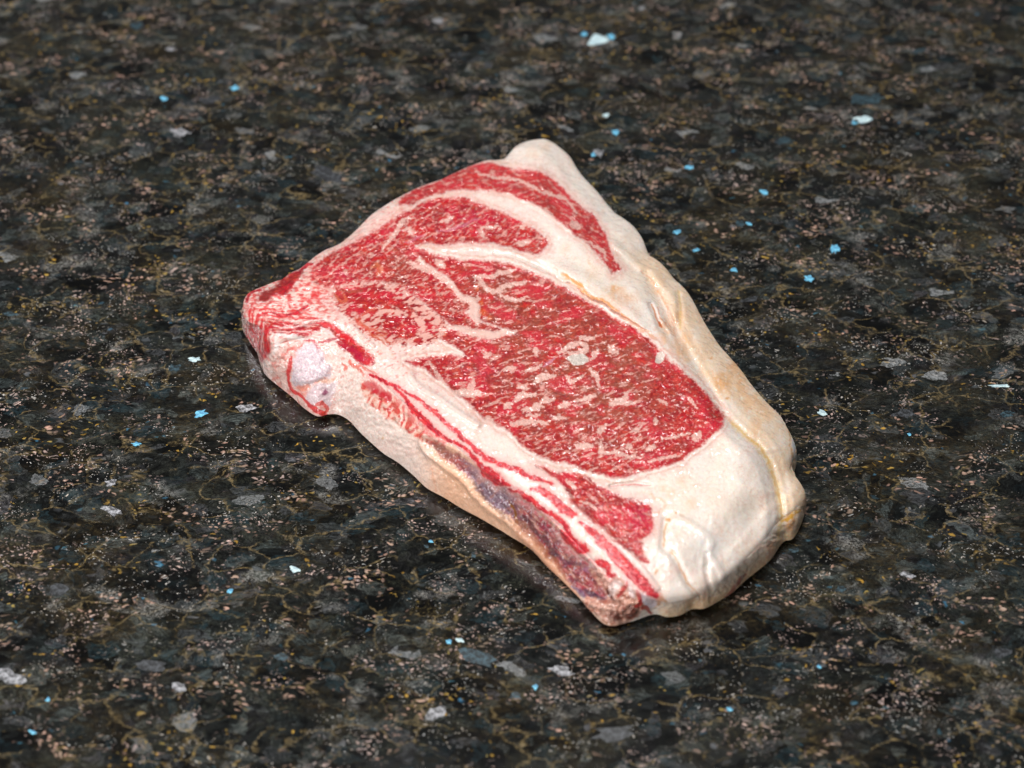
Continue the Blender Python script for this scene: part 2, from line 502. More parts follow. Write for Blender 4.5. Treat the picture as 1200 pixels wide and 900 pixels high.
CAP = [(468, 237), (480, 225), (510, 213), (534, 202), (556, 194), (574, 190), (601, 198), (625, 199), (649, 210), (667, 228), (682, 243), (697, 255), (706, 270),
       (713, 285), (721, 306), (727, 316), (718, 320), (709, 309), (697, 294), (679, 279), (661, 264), (646, 252), (628, 240), (607, 231), (583, 225), (562, 222),
       (540, 222), (516, 226), (492, 234), (477, 240)]
ISL_A = Z('a', [(840, 320), (920, 280), (1050, 270), (1200, 262)]) + [(456, 342), (468, 351), (480, 360), (489, 367), (476, 365), (462, 359), (450, 358), (438, 363), (424, 366), (407, 367), (406, 363), (413, 356), (400, 356), (396, 350)]
ISL_B = [(452, 374), (462, 371), (474, 372), (484, 376), (491, 382), (489, 391), (483, 396), (470, 397), (462, 392), (450, 387), (447, 380)]
TAIL = [(626, 545), (640, 548), (653, 552), (668, 553), (684, 556), (700, 566), (714, 575), (733, 584), (754, 588), (764, 597), (767, 612), (763, 625), (752, 634), (754, 645), (761, 662), (752, 657),
        (740, 647), (725, 637), (714, 629), (700, 617), (688, 605), (676, 596), (668, 585), (662, 572), (650, 560)]
LEFTM = Z('a', [(180, 390), (200, 310), (260, 290), (330, 260), (400, 190), (470, 140), (540, 115), (545, 170), (490, 240), (440, 310), (390, 350), (300, 340), (240, 400)])
BAND = Z('a', [(225, 590), (280, 560), (420, 575), (560, 600), (690, 580), (760, 570), (850, 610), (940, 670), (1040, 740), (1130, 820), (1190, 880)]) + \
       [(438, 421), (433, 427), (424, 425), (414, 419), (404, 411), (394, 402)] + Z('a', [(860, 720), (740, 640), (700, 670), (590, 700), (450, 700), (370, 700), (320, 680), (285, 640), (270, 650)])
LEG = Z('a', [(200, 620), (240, 600), (280, 620), (275, 760), (270, 850), (210, 930), (170, 900), (200, 800)])
BONEF = [(347, 416), (351, 410), (358, 404), (368, 402), (374, 410), (380, 422), (388, 430), (386, 438), (378, 444), (363, 449), (347, 450), (341, 439), (342, 426)]
BONEL = Z('b', [(590, 660), (620, 570), (700, 510), (850, 490), (860, 560), (820, 640), (800, 720), (700, 720), (620, 720)])
MEMB = [(498, 514), (516, 521), (530, 528), (548, 536), (562, 548), (578, 560), (598, 572), (612, 582), (628, 594), (640, 606), (654, 620), (668, 638), (680, 650), (692, 660), (702, 672), (712, 688), (718, 700),
        (712, 708), (698, 706), (684, 700), (670, 690), (655, 672), (640, 655), (628, 640), (612, 625), (600, 610), (588, 602), (574, 592), (560, 578), (553, 568), (540, 555), (520, 540), (505, 528)]
KNUCK = [(690, 666), (706, 668), (716, 676), (730, 676), (742, 688), (752, 704), (752, 716), (738, 728), (722, 736), (708, 730), (694, 718), (680, 708), (688, 700), (712, 700)]
ROLL_CREASE = [(694, 262), (720, 285), (735, 302), (748, 318), (760, 336), (772, 352), (783, 372), (793, 390), (805, 411), (820, 436), (836, 462), (851, 488), (863, 500), (876, 512), (887, 521), (896, 533), (903, 546), (908, 562), (912, 577), (915, 596), (915, 612), (913, 630)]
# strips along the rib: (points, widths)
STRIPS = [(Z('z6', [(215, 0), (300, 35), (370, 70), (440, 110), (520, 180), (600, 245), (680, 320), (760, 385), (850, 425), (950, 465), (1060, 510)]), [3.5, 4, 3, 4, 5, 5, 5.5, 6, 7, 6.5, 3.5]),
          (Z('z6', [(330, 60), (380, 110), (450, 190), (530, 265), (620, 320), (680, 360), (730, 410), (800, 470), (855, 505)]), [3, 4.5, 8, 6, 5, 4, 5, 8, 4]),
          (Z('f', [(150, 140), (190, 230), (260, 290), (340, 330), (420, 360)]), [5, 6, 8, 9, 4]),
          (Z('f', [(430, 400), (540, 450), (640, 520), (740, 580), (860, 660), (920, 720), (960, 810), (1060, 880)]), [2.5, 5, 7, 5, 6, 6, 6, 4]),
          (Z('g', [(130, 30), (230, 110), (310, 170), (370, 195)]), [4, 12, 12, 3]),
          (Z('f', [(620, 400), (720, 410), (820, 490), (900, 570), (960, 610), (1010, 620)]), [3, 7, 9, 12, 8, 3]),
          (Z('g', [(310, -65), (380, 10), (480, 100), (580, 200), (680, 310), (780, 410), (880, 510), (980, 590)]), [4, 8, 10, 12, 13, 13, 12, 5]),
          (Z('g', [(440, 290), (500, 300), (540, 350), (560, 410), (600, 415)]), [5, 9, 7, 6, 4])]
STRIPS += [(Z('a', [(180, 520), (260, 500), (380, 520), (480, 510), (540, 470), (600, 430)]), [4, 2, 3, 3, 3, 2]),
           (Z('a', [(60, 400), (80, 350), (130, 315), (190, 295)]), [3, 3.5, 4, 2]),
           (Z('a', [(550, 110), (590, 90), (650, 65)]), [3, 5, 3])]

# ------------------------------------------------------------------ height of the top
def warp_px(px, py, seed=3, a=1.0):
    wx = px + a * (2.2 * perlin(px / 14, py / 14, seed) + 0.9 * perlin(px / 5, py / 5, seed + 1))
    wy = py + a * (2.2 * perlin(px / 14, py / 14, seed + 2) + 0.9 * perlin(px / 5, py / 5, seed + 3))
    return wx, wy


wx, wy = warp_px(gx, gy)
sd_eye = poly_sd(wx, wy, EYE); sd_up = poly_sd(wx, wy, UPPER); sd_cap = poly_sd(wx, wy, CAP); sd_tail = poly_sd(wx, wy, TAIL)
ledge = stroke_sd(gx, gy, [(590, 292), (625, 306), (655, 322), (677, 337), (700, 357), (725, 376), (752, 398), (768, 413), (778, 428)], 2.0, 30)
ledge_hi = stroke_sd(gx, gy, [(655, 316), (680, 330), (705, 348), (730, 366), (748, 382)], 8.0, 30)
crease = stroke_sd(gx, gy, ROLL_CREASE, 1.0, 40, taper=False)
z = gz.copy()
dome = 1 - np.exp(-rim_d / 8.0)
edge_drop = 3.4
near_w = sm(0, 90, gx * 0 + np.minimum(poly_sd(gx, gy, [(600, 100), (300, 100), (200, 380), (320, 400), (420, 420), (560, 545), (680, 640), (740, 700), (800, 600), (700, 300)], 100, 1) * -1 + 0, 200))
z += edge_drop * dome
# far/right edges sit lower than the middle: extra swell towards the middle
z += (25.5 - z) * sm(6, 70, rim_d) * 0.92
z += -1.5 * np.exp(-np.maximum(crease, 0) ** 2 / (2 * 3.2 ** 2)) * sm(300, 360, gy)
z += 0.6 * np.exp(-(np.maximum(crease - 14, 0)) ** 2 / (2 * 8.0 ** 2)) * sm(300, 360, gy) * sm(8, 16, crease)
for pts, wd, dep, sig in [
    ([(760, 330), (773, 352), (786, 378), (798, 398)], 1, -0.8, 2.2),
    (Z('z8', [(300, 410), (295, 470), (290, 530), (330, 560), (370, 630), (400, 690), (460, 760)]), 1, -0.9, 2.6),
    (Z('z8', [(310, 420), (360, 405), (430, 440), (500, 500), (485, 560), (470, 600)]), 1, 0.45, 2.6),
    (Z('z8', [(500, 570), (545, 640), (550, 680)]), 1, 0.45, 2.2),
    (Z('z8', [(480, 560), (480, 640), (500, 720)]), 1, -0.6, 2.0),
    (Z('z8', [(60, 262), (150, 250), (230, 258)]), 1, -0.8, 1.6),
    (Z('h', [(620, 650), (660, 740), (700, 840), (760, 900)]), 1, -1.0, 1.8),
    (Z('h', [(860, 560), (880, 700), (870, 860)]), 1, -0.8, 2.2),
    (Z('h', [(570, 370), (680, 520), (740, 640), (800, 800)]), 1, -1.2, 2.6),
    (Z('h', [(300, 120), (400, 200), (480, 290), (560, 350)]), 1, 0.8, 2.5),
    (Z('a', [(1000, 620), (1080, 710), (1180, 790)]), 1, 0.5, 1.2),
    (Z('c', [(280, 225), (420, 240), (560, 230), (700, 215), (840, 250), (960, 290), (1080, 330), (1190, 370)]), 3, 0.5, 3.0),
    (Z('c', [(840, 280), (960, 300), (1080, 350), (1200, 400)]), 1, -0.5, 1.2),
    (Z('z6', [(400, 0), (450, 60), (540, 110), (620, 170), (720, 230)]), 2, 0.7, 2.0),
    (Z('z7', [(430, 130), (490, 240), (600, 320), (690, 410), (800, 520), (900, 640)]), 2, 0.6, 2.0),
    ([(565, 215), (600, 224), (640, 245), (670, 268)], 3, 0.8, 3.0)]:
    s = stroke_sd(gx, gy, pts, wd, 20)
    z += dep * np.exp(-np.maximum(s, 0) ** 2 / (2 * sig * sig)) * (s < 19)
z += 1.3 * np.exp(-np.maximum(ledge_hi, 0) ** 2 / (2 * 6.0 ** 2)) * sm(-1.5, 1.5, sd_eye - 7)
z += -1.1 * np.exp(-np.maximum(ledge, 0) ** 2 / (2 * 2.2 ** 2)) * sm(0, 60, gx - 590)
z += -0.5 * sm(2, -5, sd_eye) - 0.3 * sm(2, -5, sd_up) - 0.4 * sm(2, -5, sd_cap) - 0.3 * sm(2, -4, sd_tail)
lean_any = np.clip(sm(1, -2, sd_eye) + sm(1, -2, sd_up) + sm(1, -2, sd_cap) + sm(1, -2, sd_tail), 0, 1)
inner = sm(2, 14, rim_d)
z += inner * (0.7 * fbm(gx / 70, gy / 70, 40, 2) + (0.20 + 0.12 * lean_any) * fbm(gx / 18, gy / 18, 42, 3) + lean_any * 0.16 * fbm(gx / 5, gy / 5, 44, 2)
              + (1 - lean_any) * 0.07 * fbm(gx / 6 + gy / 40, gy / 6, 45, 2))
# left end: layered folds
lf = sm(60, 10, np.hypot(gx - 320, (gy - 372)))
z += lf * 0.8 * fbm(gx / 16, gy / 7, 46, 2)
z += 1.6 * np.exp(-np.maximum(poly_sd(gx, gy, LEFTM), 0) ** 2 / 18.0) * sm(3, 9, rim_d)
z *= 1e-3
TOP = unproject(gx, gy, z)

# ------------------------------------------------------------------ sides
R3 = TOP[ring]
near_rows = np.vstack([e_ad, e_dc[1:]])                    # v=0 edge then u=1 edge
n_near = len(near_rows)
B3 = R3.copy()
B3[:n_near] = unproject(near_rows[:, 3], near_rows[:, 4], 0.0034)
bul = np.full(NR, 0.6); bul[:n_near] = near_rows[:, 5]
# outward directions in plan
ctr = R3[:, :2]
k = 25
tan = np.roll(ctr, -k, 0) - np.roll(ctr, k, 0)
nrm = np.column_stack([tan[:, 1], -tan[:, 0]]); nrm /= np.linalg.norm(nrm, axis=1)[:, None] + 1e-12
if (nrm * (ctr - ctr.mean(0))).sum() < 0: nrm = -nrm
far = np.arange(n_near, NR)
B3[far, :2] = R3[far, :2] + nrm[far] * 0.0012
B3[far, 2] = 0.0034
# blend base at the two junctions
def blend_at(i0, width):
    for s in range(-width, width + 1):
        pass
off = B3[:, :2] - R3[:, :2]
ker = 31
offp = np.vstack([off[-ker:], off, off[:ker]])
w_ = np.hanning(2 * ker + 1); w_ /= w_.sum()
offs = np.column_stack([np.convolve(offp[:, j], w_, 'valid') for j in range(2)])
fz = np.zeros(NR); fz[:60] = 1; fz[-60:] = 1; fz[n_near - 60:n_near + 60] = 1
fz = np.convolve(np.r_[fz[-40:], fz, fz[:40]], np.ones(81) / 81, 'valid')
off = off * (1 - fz[:, None]) + offs * fz[:, None]
B3[:, :2] = R3[:, :2] + off

M = 120
rows = []
ts = np.linspace(0, 1, M + 1)[1:]
sidx = np.arange(NR)
for t in ts:
    aS, bS = math.sin(t * math.pi / 2), 1 - math.cos(t * math.pi / 2)
    a = t + (aS - t) * bul; b = t + (bS - t) * bul
    Q = np.empty_like(R3)
    Q[:, :2] = R3[:, :2] + (B3[:, :2] - R3[:, :2]) * a[:, None]
    Q[:, 2] = R3[:, 2] + (B3[:, 2] - R3[:, 2]) * b
    rows.append(Q)
for t in (0.35, 0.7, 1.0):                                  # tuck under, down to the stone
    Q = B3.copy()
    Q[:, :2] -= nrm * 0.008 * t ** 1.3
    Q[:, 2] = 0.0032 * (1 - t) ** 1.5 + 0.0002
    rows.append(Q)
S = np.stack(rows, 0)                                        # (M+3, NR, 3)
tt = np.r_[ts, 1, 1, 1]
# relief on the sides along the local outward direction
spx, spy = project(S)
env = np.sin(np.clip(tt, 0, 1) * math.pi)[:, None] ** 0.6
rel = 0.0006 * fbm(spx / 30, spy / 22, 60, 3) + 0.00025 * fbm(spx / 6, spy / 6, 61, 2)
# dark membrane/rib lip forms a step on the long side
fl = lambda a_: a_.ravel()
sd_m = poly_sd(fl(spx), fl(spy), MEMB).reshape(spx.shape)
sd_k = poly_sd(fl(spx), fl(spy), KNUCK).reshape(spx.shape)
rel += -0.0016 * sm(3, -5, sd_m) + 0.0009 * np.exp(-((sd_m - 5) / 3.5) ** 2)
rel += 0.0012 * sm(2, -6, sd_k) * fbm(spx / 8, spy / 8, 62, 2) * 2
sd_bf = poly_sd(fl(spx), fl(spy), BONEF).reshape(spx.shape)
rel += 0.0008 * sm(2, -4, sd_bf)
ser = stroke_sd(fl(spx), fl(spy), [(446, 470), (470, 488), (492, 505), (516, 521)], 14).reshape(spx.shape)
rel += sm(3, -4, ser) * 0.0007 * np.sin((spx + 0.5 * spy) / 3.4)
rel[:, far] *= 1.0
isnear = np.zeros(NR); isnear[:n_near] = 1
S[:M, :, 0] += (rel * env)[:M] * nrm[:, 0]
S[:M, :, 1] += (rel * env)[:M] * nrm[:, 1]
S[:M, :, 2] += (rel * env)[:M] * 0.7
S[..., 2] = np.maximum(S[..., 2], 0.0002)

V = np.vstack([TOP, S.reshape(-1, 3)])
NT = NU * NV
# painting coordinates: where the piece was traced; hidden far side continues the rim inwards like the cut itself
px_, py_ = project(V)
px_[:NT], py_[:NT] = gx, gy
sp_x = px_[NT:].reshape(M + 3, NR); sp_y = py_[NT:].reshape(M + 3, NR)
ringx, ringy = gx[ring], gy[ring]
sp_x[:, far] = ringx[far] - 3; sp_y[:, far] = ringy[far] + 5 + 10 * tt[:, None]
px_[NT:] = sp_x.ravel(); py_[NT:] = sp_y.ravel()
X, Y = px_, py_
side = np.zeros(len(V)); side[NT:] = np.repeat(tt, NR)
isside = np.zeros(len(V)); isside[NT:] = np.repeat((tt > 0.0).astype(float), NR) * np.tile(isnear, M + 3)

# faces
f_top = np.stack([gid[:-1, :-1], gid[1:, :-1], gid[1:, 1:], gid[:-1, 1:]], -1).reshape(-1, 4)
sg = np.vstack([ring[None], NT + np.arange((M + 3) * NR).reshape(M + 3, NR)])
nx_ = np.roll(sg, -1, 1)
f_side = np.stack([sg[:-1], sg[1:], nx_[1:], nx_[:-1]], -1).reshape(-1, 4)
# make windings point outward
def face_n(f): return np.cross(V[f[:, 2]] - V[f[:, 0]], V[f[:, 3]] - V[f[:, 1]])
if face_n(f_top)[:, 2].sum() < 0: f_top = f_top[:, ::-1]
fs_n = face_n(f_side).reshape(M + 3, NR, 3)
if (fs_n[5, :, :2] * nrm).sum() < 0: f_side = f_side[:, ::-1]
F = np.vstack([f_top, f_side])
fn = face_n(F)
VN = np.zeros_like(V)
for j in range(4):
    for c in range(3):
        VN[:, c] += np.bincount(F[:, j], weights=fn[:, c], minlength=len(V))
VN /= np.linalg.norm(VN, axis=1)[:, None] + 1e-20

# ------------------------------------------------------------------ colour of flesh, fat and bone
wx, wy = warp_px(X, Y)
def PS(poly, margin=14.0): return poly_sd(wx, wy, poly, margin)
def SS(pts, w, margin=14.0): return stroke_sd(wx, wy, pts, w, margin)
n8 = fbm(X / 8, Y / 8, 5, 3); n3 = fbm(X / 3, Y / 3, 6, 2); n30 = fbm(X / 30, Y / 30, 7, 3); n90 = fbm(X / 90, Y / 90, 8, 2)

FAT = lin((248, 234, 224)); FATP = lin((246, 208, 200)); FATY = lin((250, 232, 212)); ORG_ = lin((236, 168, 96)); YEL = lin((232, 176, 70))
C = np.tile(FAT, (len(V), 1))
def mixin(mask, colr):
    global C
    m_ = np.clip(mask, 0, 1)[:, None]
    C = C * (1 - m_) + np.asarray(colr) * m_
# pinker fat on the left and between muscles, creamier on the right
mixin(sm(640, 420, X) * 0.75 + 0.4 * sm(0.0, 0.5, n30), FATP)
mixin(0.5 * sm(600, 760, X) * sm(-0.1, 0.5, n90 + 0.4 * n30), FATY)
mixin(0.22 * sm(0.15, 0.5, fbm(X / 5 + Y / 30, Y / 5, 9, 2)) , lin((228, 190, 170)))
mixin(0.18 * sm(0.25, 0.6, fbm(X / 11, Y / 11, 90, 3)) * sm(650, 720, X), lin((238, 188, 146)))

crx = np.array(catmull(ROLL_CREASE, 4))
xcr = np.interp(Y, crx[:, 1], crx[:, 0])
mixin(.8 * sm(0, 8, X - xcr) * sm(260, 330, Y) * sm(-.8, .3, n30), lin((248, 214, 176)))
mixin(.35 * sm(690, 760, X) * sm(470, 400, Y) * sm(-.3, .4, n30), lin((246, 212, 184)))
mixin(np.clip(side, 0, 1) * isside * .85 * sm(765, 780, X), lin((238, 200, 150)))
mixin(np.clip(side, 0, 1) ** 2 * isside * .6 * sm(765, 780, X) * sm(.05, .35, n8), lin((200, 110, 90)))
def blob(x, y, r, c, k, rag=0.5):
    d = np.hypot(wx - x, wy - y) / r + rag * n8
    mixin(k * sm(1.1, 0.2, d), c)
for b in [(800, 405, 20, .45), (780, 385, 14, .4), (862, 432, 22, .4), (845, 452, 18, .4), (870, 455, 12, .5), (795, 372, 10, .4), (716, 350, 18, .25), (900, 480, 16, .3), (885, 500, 12, .3), (721, 338, 7, .6), (690, 308, 4, .45), (769, 343, 5, .3), (662, 292, 9, .2), (694, 322, 12, .2), (843, 446, 12, .5), (834, 421, 3, .6), (853, 468, 3.5, .7), (826, 440, 10, .3),
          (723, 341, 14, .25), (735, 350, 8, .3), (708, 180, 5, .2), (625, 178, 12, .18), (640, 172, 10, .2), (778, 398, 9, .5), (800, 420, 12, .35), (868, 420, 14, .35), (880, 470, 14, .3),
          (765, 602, 5, .35), (786, 578, 8, .22), (810, 590, 12, .2), (800, 563, 9, .22), (788, 648, 4, .7), (777, 572, 6, .25), (768, 670, 3, .8), (770, 668, 4, .6), (773, 700, 6, .75), (768, 708, 5, .7),
          (783, 610, 3.2, .9), (791, 601, 1.8, .9), (447, 512, 2.2, .95), (930, 610, 6, .7), (925, 617, 7, .7), (921, 606, 5, .5), (903, 640, 7, .35), (808, 704, 10, .3), (842, 520, 20, .12)]:
    blob(b[0], b[1], b[2], ORG_ if b[3] < .65 else lin((214, 140, 52)), b[3])
def line(pts, w, c, k, soft=1.2, jit=0.6):
    s = SS(pts, w)
    mixin(k * sm(soft, -soft * 0.3, s + jit * n3), c)
line(Z('h', [(-160, 385), (-90, 430), (0, 500), (100, 585), (250, 665), (380, 765), (560, 885), (660, 950)]), [1, 2.5, 4.5, 5, 4.5, 4.5, 4, 1.5], lin((232, 158, 74)), .9, 2.2)
line(Z('h', [(0, 520), (120, 605), (260, 690), (390, 790), (560, 905)]), 1.2, lin((170, 92, 40)), .8, 1.0)
line(Z('h', [(620, 650), (660, 740), (700, 840)]), 1.8, lin((214, 120, 50)), .85)
line(Z('h', [(680, 680), (720, 780), (760, 840)]), 1.2, lin((220, 130, 80)), .7)
line(Z('h', [(690, 800), (705, 850)]), 3.5, lin((206, 100, 30)), .9)
line(Z('h', [(520, 330), (680, 520), (740, 640), (800, 780), (840, 900)]), 1.0, lin((226, 150, 96)), .55, 1.5)
line(Z('h', [(860, 540), (880, 700), (875, 850)]), 1.8, lin((232, 196, 120)), .6, 2.0)
line(ROLL_CREASE[10:17], 1.3, lin((224, 158, 96)), .6, 1.4)
line(ROLL_CREASE[11:], 3.5, lin((246, 206, 130)), .7, 4.0, 2.0)
line(ROLL_CREASE[13:21], 0.8, lin((230, 170, 90)), .45, 2.2, 2.0)
line([(918, 611), (926, 607), (936, 598)], 5, lin((232, 170, 52)), .9, 2.0)
line(Z('z8', [(300, 410), (295, 470), (290, 530)]), 1.8, lin((214, 160, 100)), .8)
line(Z('z8', [(330, 560), (370, 630), (400, 690), (450, 750)]), 1.6, lin((226, 164, 100)), .7)
line(Z('z8', [(60, 262), (150, 250), (230, 258)]), 1.2, lin((220, 90, 90)), .7)
line(Z('z8', [(230, 300), (300, 340), (260, 380)]), 3, lin((240, 190, 150)), .5, 2.5)
line([(930, 516), (932, 530), (929, 543)], 4, lin((188, 204, 218)), .7, 2)
line([(924, 505), (926, 520), (928, 536)], 1.4, lin((214, 164, 110)), .8)
line(Z('z8', [(370, 805), (450, 775), (560, 745), (640, 690), (760, 590), (800, 500)]), 4, lin((238, 196, 150)), .55, 3)
line(Z('z8', [(560, 760), (600, 710), (650, 650)]), 3.0, lin((170, 50, 60)), .75, 1.5)
blob(834, 640, 26, lin((250, 246, 242)), .45); blob(850, 560, 34, lin((250, 240, 228)), .4)

# ---- lean
RED = lin((214, 14, 36)); RED2 = lin((178, 14, 36)); BRN = lin((142, 66, 48)); WINE = lin((140, 28, 56)); MAG = lin((206, 24, 72)); ORL = lin((222, 74, 46))
def lean_col():
    c = np.tile(RED2, (len(V), 1))
    def mx(m_, col_):
        nonlocal c
        m_ = np.clip(m_, 0, 1)[:, None]; c = c * (1 - m_) + col_ * m_
    mx(.7 * sm(-0.1, 0.45, n30), RED)
    mx(.45 * sm(0.0, 0.5, fbm(X / 16, Y / 10, 12, 3)), ORL)
    return c, mx
cl, _ = lean_col()
def cmix(m_, col_):
    global cl
    m_ = np.clip(m_, 0, 1)[:, None]; cl = cl * (1 - m_) + col_ * m_
brown_zone = np.exp(-(((X - 690) / 110) ** 2 + ((Y - 440) / 80) ** 2)) + .8 * np.exp(-(((X - 590) / 55) ** 2 + ((Y - 350) / 45) ** 2)) + .7 * np.exp(-(((X - 463) / 26) ** 2 + ((Y - 315) / 18) ** 2)) + .4 * np.exp(-(((X - 640) / 40) ** 2 + ((Y - 245) / 22) ** 2))
cmix(.95 * np.clip(brown_zone, 0, 1) * sm(-0.3, 0.2, fbm(X / 20, Y / 13, 13, 3)), BRN)
cmix(.8 * np.exp(-(((X - 572) / 26) ** 2 + ((Y - 434) / 12) ** 2)) * sm(-.3, .3, n8), WINE)
cmix(.7 * np.exp(-(((X - 552) / 30) ** 2 + ((Y - 258) / 12) ** 2)) , MAG)
cmix(.7 * np.exp(-(((X - 402) / 14) ** 2 + ((Y - 328) / 8) ** 2)), MAG)
cmix(.9 * np.exp(-(((X - 753) / 14) ** 2 + ((Y - 608) / 18) ** 2)), MAG)
cmix(.5 * sm(-3.0, 3.0, (X - 780) / 12) * sm(540, 500, Y), lin((196, 34, 48)))
g_mid0 = fbm((X * .96 - Y * .28) / 11, (X * .28 + Y * .96) / 4.2, 133, 3)
cmix(.4 * sm(0.05, 0.5, n3), lin((224, 74, 62)))
cmix(.5 * sm(0.05, 0.5, -n3), lin((132, 20, 32)))
cmix(.5 * sm(0.05, 0.4, fbm(X / 26, Y / 16, 132, 2)), lin((132, 44, 42)))
cmix(.35 * sm(0.05, 0.45, g_mid0), lin((212, 96, 84)))
cmix(.5 * sm(0.05, 0.45, fbm(X / 9, Y / 4, 130, 3)), lin((206, 76, 48)))
cmix(.45 * sm(0.05, 0.45, fbm(X / 12, Y / 6, 131, 3)), lin((128, 30, 40)))
cmix(.55 * np.clip(brown_zone, 0, 1) * sm(-.4, .3, fbm(X / 24, Y / 15, 195, 3)), lin((158, 86, 66)))
cmix(.5 * sm(.05, .4, fbm(X / 34, Y / 22, 196, 2)), lin((222, 40, 66)))
# lighter, rosier cap
capm = sm(2, -2, PS(CAP))
cmix(.25 * capm, lin((226, 82, 84)))

# ---- marbling field, flowing with the grain
def grain(theta, fx, fy, seed, oc=3):
    c, s = math.cos(theta), math.sin(theta)
    a = (X * c - Y * s); b = (X * s + Y * c)      # theta>0: rising to the right
    wob = 3.0 * perlin(X / 26, Y / 26, seed + 50)
    return fbm(a / fx, (b + wob) / fy, seed, oc, 0.62)
g_mid = grain(math.radians(16), 15, 5.0, 101)
g_low = grain(math.radians(24), 12, 3.6, 102)
g_up = grain(math.radians(34), 11, 4.2, 103)
g_cap = grain(math.radians(-34), 11, 4.0, 104)
g_fine = grain(math.radians(-15), 5.5, 3.2, 105)
wt = sm(520, 620, Y * 0.0 + X) 
mar_eye = g_mid * (1 - sm(470, 500, Y)) + g_low * sm(470, 500, Y)
rt = sm(745, 800, X)
mar_eye = mar_eye * (1 - rt) + g_fine * rt
dens_eye = 0.13 + 0.12 * rt - 0.05 * sm(470, 520, Y) + 0.10 * sm(480, 400, Y) * sm(560, 700, X) + 0.08 * fbm(X / 45, Y / 45, 107, 2)
g_sp = grain(math.radians(20), 5.0, 2.1, 120, 2)
mask_eye = 0.85 * sm(dens_eye - 0.03, dens_eye + 0.2, mar_eye + 0.16 * g_sp) + 0.35 * sm(0.05, 0.5, g_sp) * sm(-0.3, 0.1, mar_eye)
mask_eye = np.clip(mask_eye, 0, 1)
mask_up = np.clip(.85 * sm(0.05, 0.30, g_up + 0.3 * g_fine) + .5 * sm(.05, .5, g_sp), 0, 1)
curv = sm(600, 660, X)
mask_cap = .5 * sm(.05, .45, g_fine) + .75 * sm(0.06, 0.32, (g_cap * curv + grain(math.radians(8), 12, 4, 108) * (1 - curv)))
mask_tail = np.clip(sm(0.12, 0.45, grain(math.radians(-38), 5, 2.4, 109)) * .5 + .6 * sm(.18, .34, grain(math.radians(-40), 18, 4.0, 110)), 0, 1)
MARB = lin((232, 162, 150)); MARB2 = lin((242, 204, 192))

def put(sd, marb, k=0.8, edge=2.1, rag=1.9):
    m_ = sm(edge, -edge, sd + rag * n3 + 1.2 * n8)
    cc = cl * (1 - (k * marb)[:, None]) + (MARB * .6 + MARB2 * .4) * (k * marb)[:, None]
    global C
    C = C * (1 - m_[:, None]) + cc * m_[:, None]
    return m_
sdE, sdU, sdC, sdT = PS(EYE), PS(UPPER), PS(CAP), PS(TAIL)
# faint pink seep around the muscles
seep = np.minimum(np.minimum(sdE, sdU), np.minimum(sdC, sdT))
mixin(.65 * sm(13, 0, seep + 4 * n8), lin((240, 186, 178)))
allm = seep
leftz = sm(560, 470, X) * sm(560, 430, Y)
mixin(.6 * leftz * sm(.16, .34, fbm((X * .9 - Y * .4) / 7, (X * .4 + Y * .9) / 3.2, 160, 3)), lin((222, 110, 104)))
mixin(.5 * sm(14, 2, np.minimum(sdE, sdU)) * sm(.1, .35, fbm(X / 6, Y / 3, 161, 2)), lin((232, 160, 150)))
mixin(.75 * sm(1.6, .6, np.abs(sdE + .5 * n3 - 3.2)) * sm(-.5, .1, n8), lin((250, 236, 226)))
mixin(.55 * sm(1.5, .3, np.abs(sdE + .6 * n3 - 6.0)), lin((222, 184, 166)))
mixin(.5 * sm(1.4, .3, np.abs(sdU + .6 * n3 - 4.5)), lin((226, 186, 170)))
mixin(.45 * sm(1.4, .3, np.abs(sdC + .6 * n3 - 4.5)), lin((228, 190, 170)))
# fine connective lines running through the fat
fl1 = grain(math.radians(-38), 26, 5.5, 140, 3)
mixin(.45 * sm(.045, .0, np.abs(fl1)) * sm(-.2, .3, n30), lin((214, 164, 138)))
fl2 = fbm(X / 20, Y / 16, 141, 3)
mixin(.40 * sm(.03, .0, np.abs(fl2)) * sm(0, .4, n90 + .3), lin((222, 172, 140)))
mixin(.18 * sm(.1, .45, fbm(X / 3.2, Y / 3.2, 142, 2)), lin((232, 200, 186)))
mixin(.35 * sm(.15, .45, fbm(X / 4, Y / 4, 143, 2)), lin((252, 246, 240)))
mE = put(sdE, mask_eye, .72)
mU = put(sdU, mask_up, .72)
mC = put(sdC, mask_cap, .7)
mT = put(sdT, mask_tail, .8)
# redder rim just inside each muscle
rimr = sm(5.5, 1.0, -np.minimum(np.minimum(sdE, sdU), sdC)) * np.clip(mE + mU + mC, 0, 1)
mixin(.5 * rimr * sm(-.4, .2, n8), lin((200, 32, 40)))
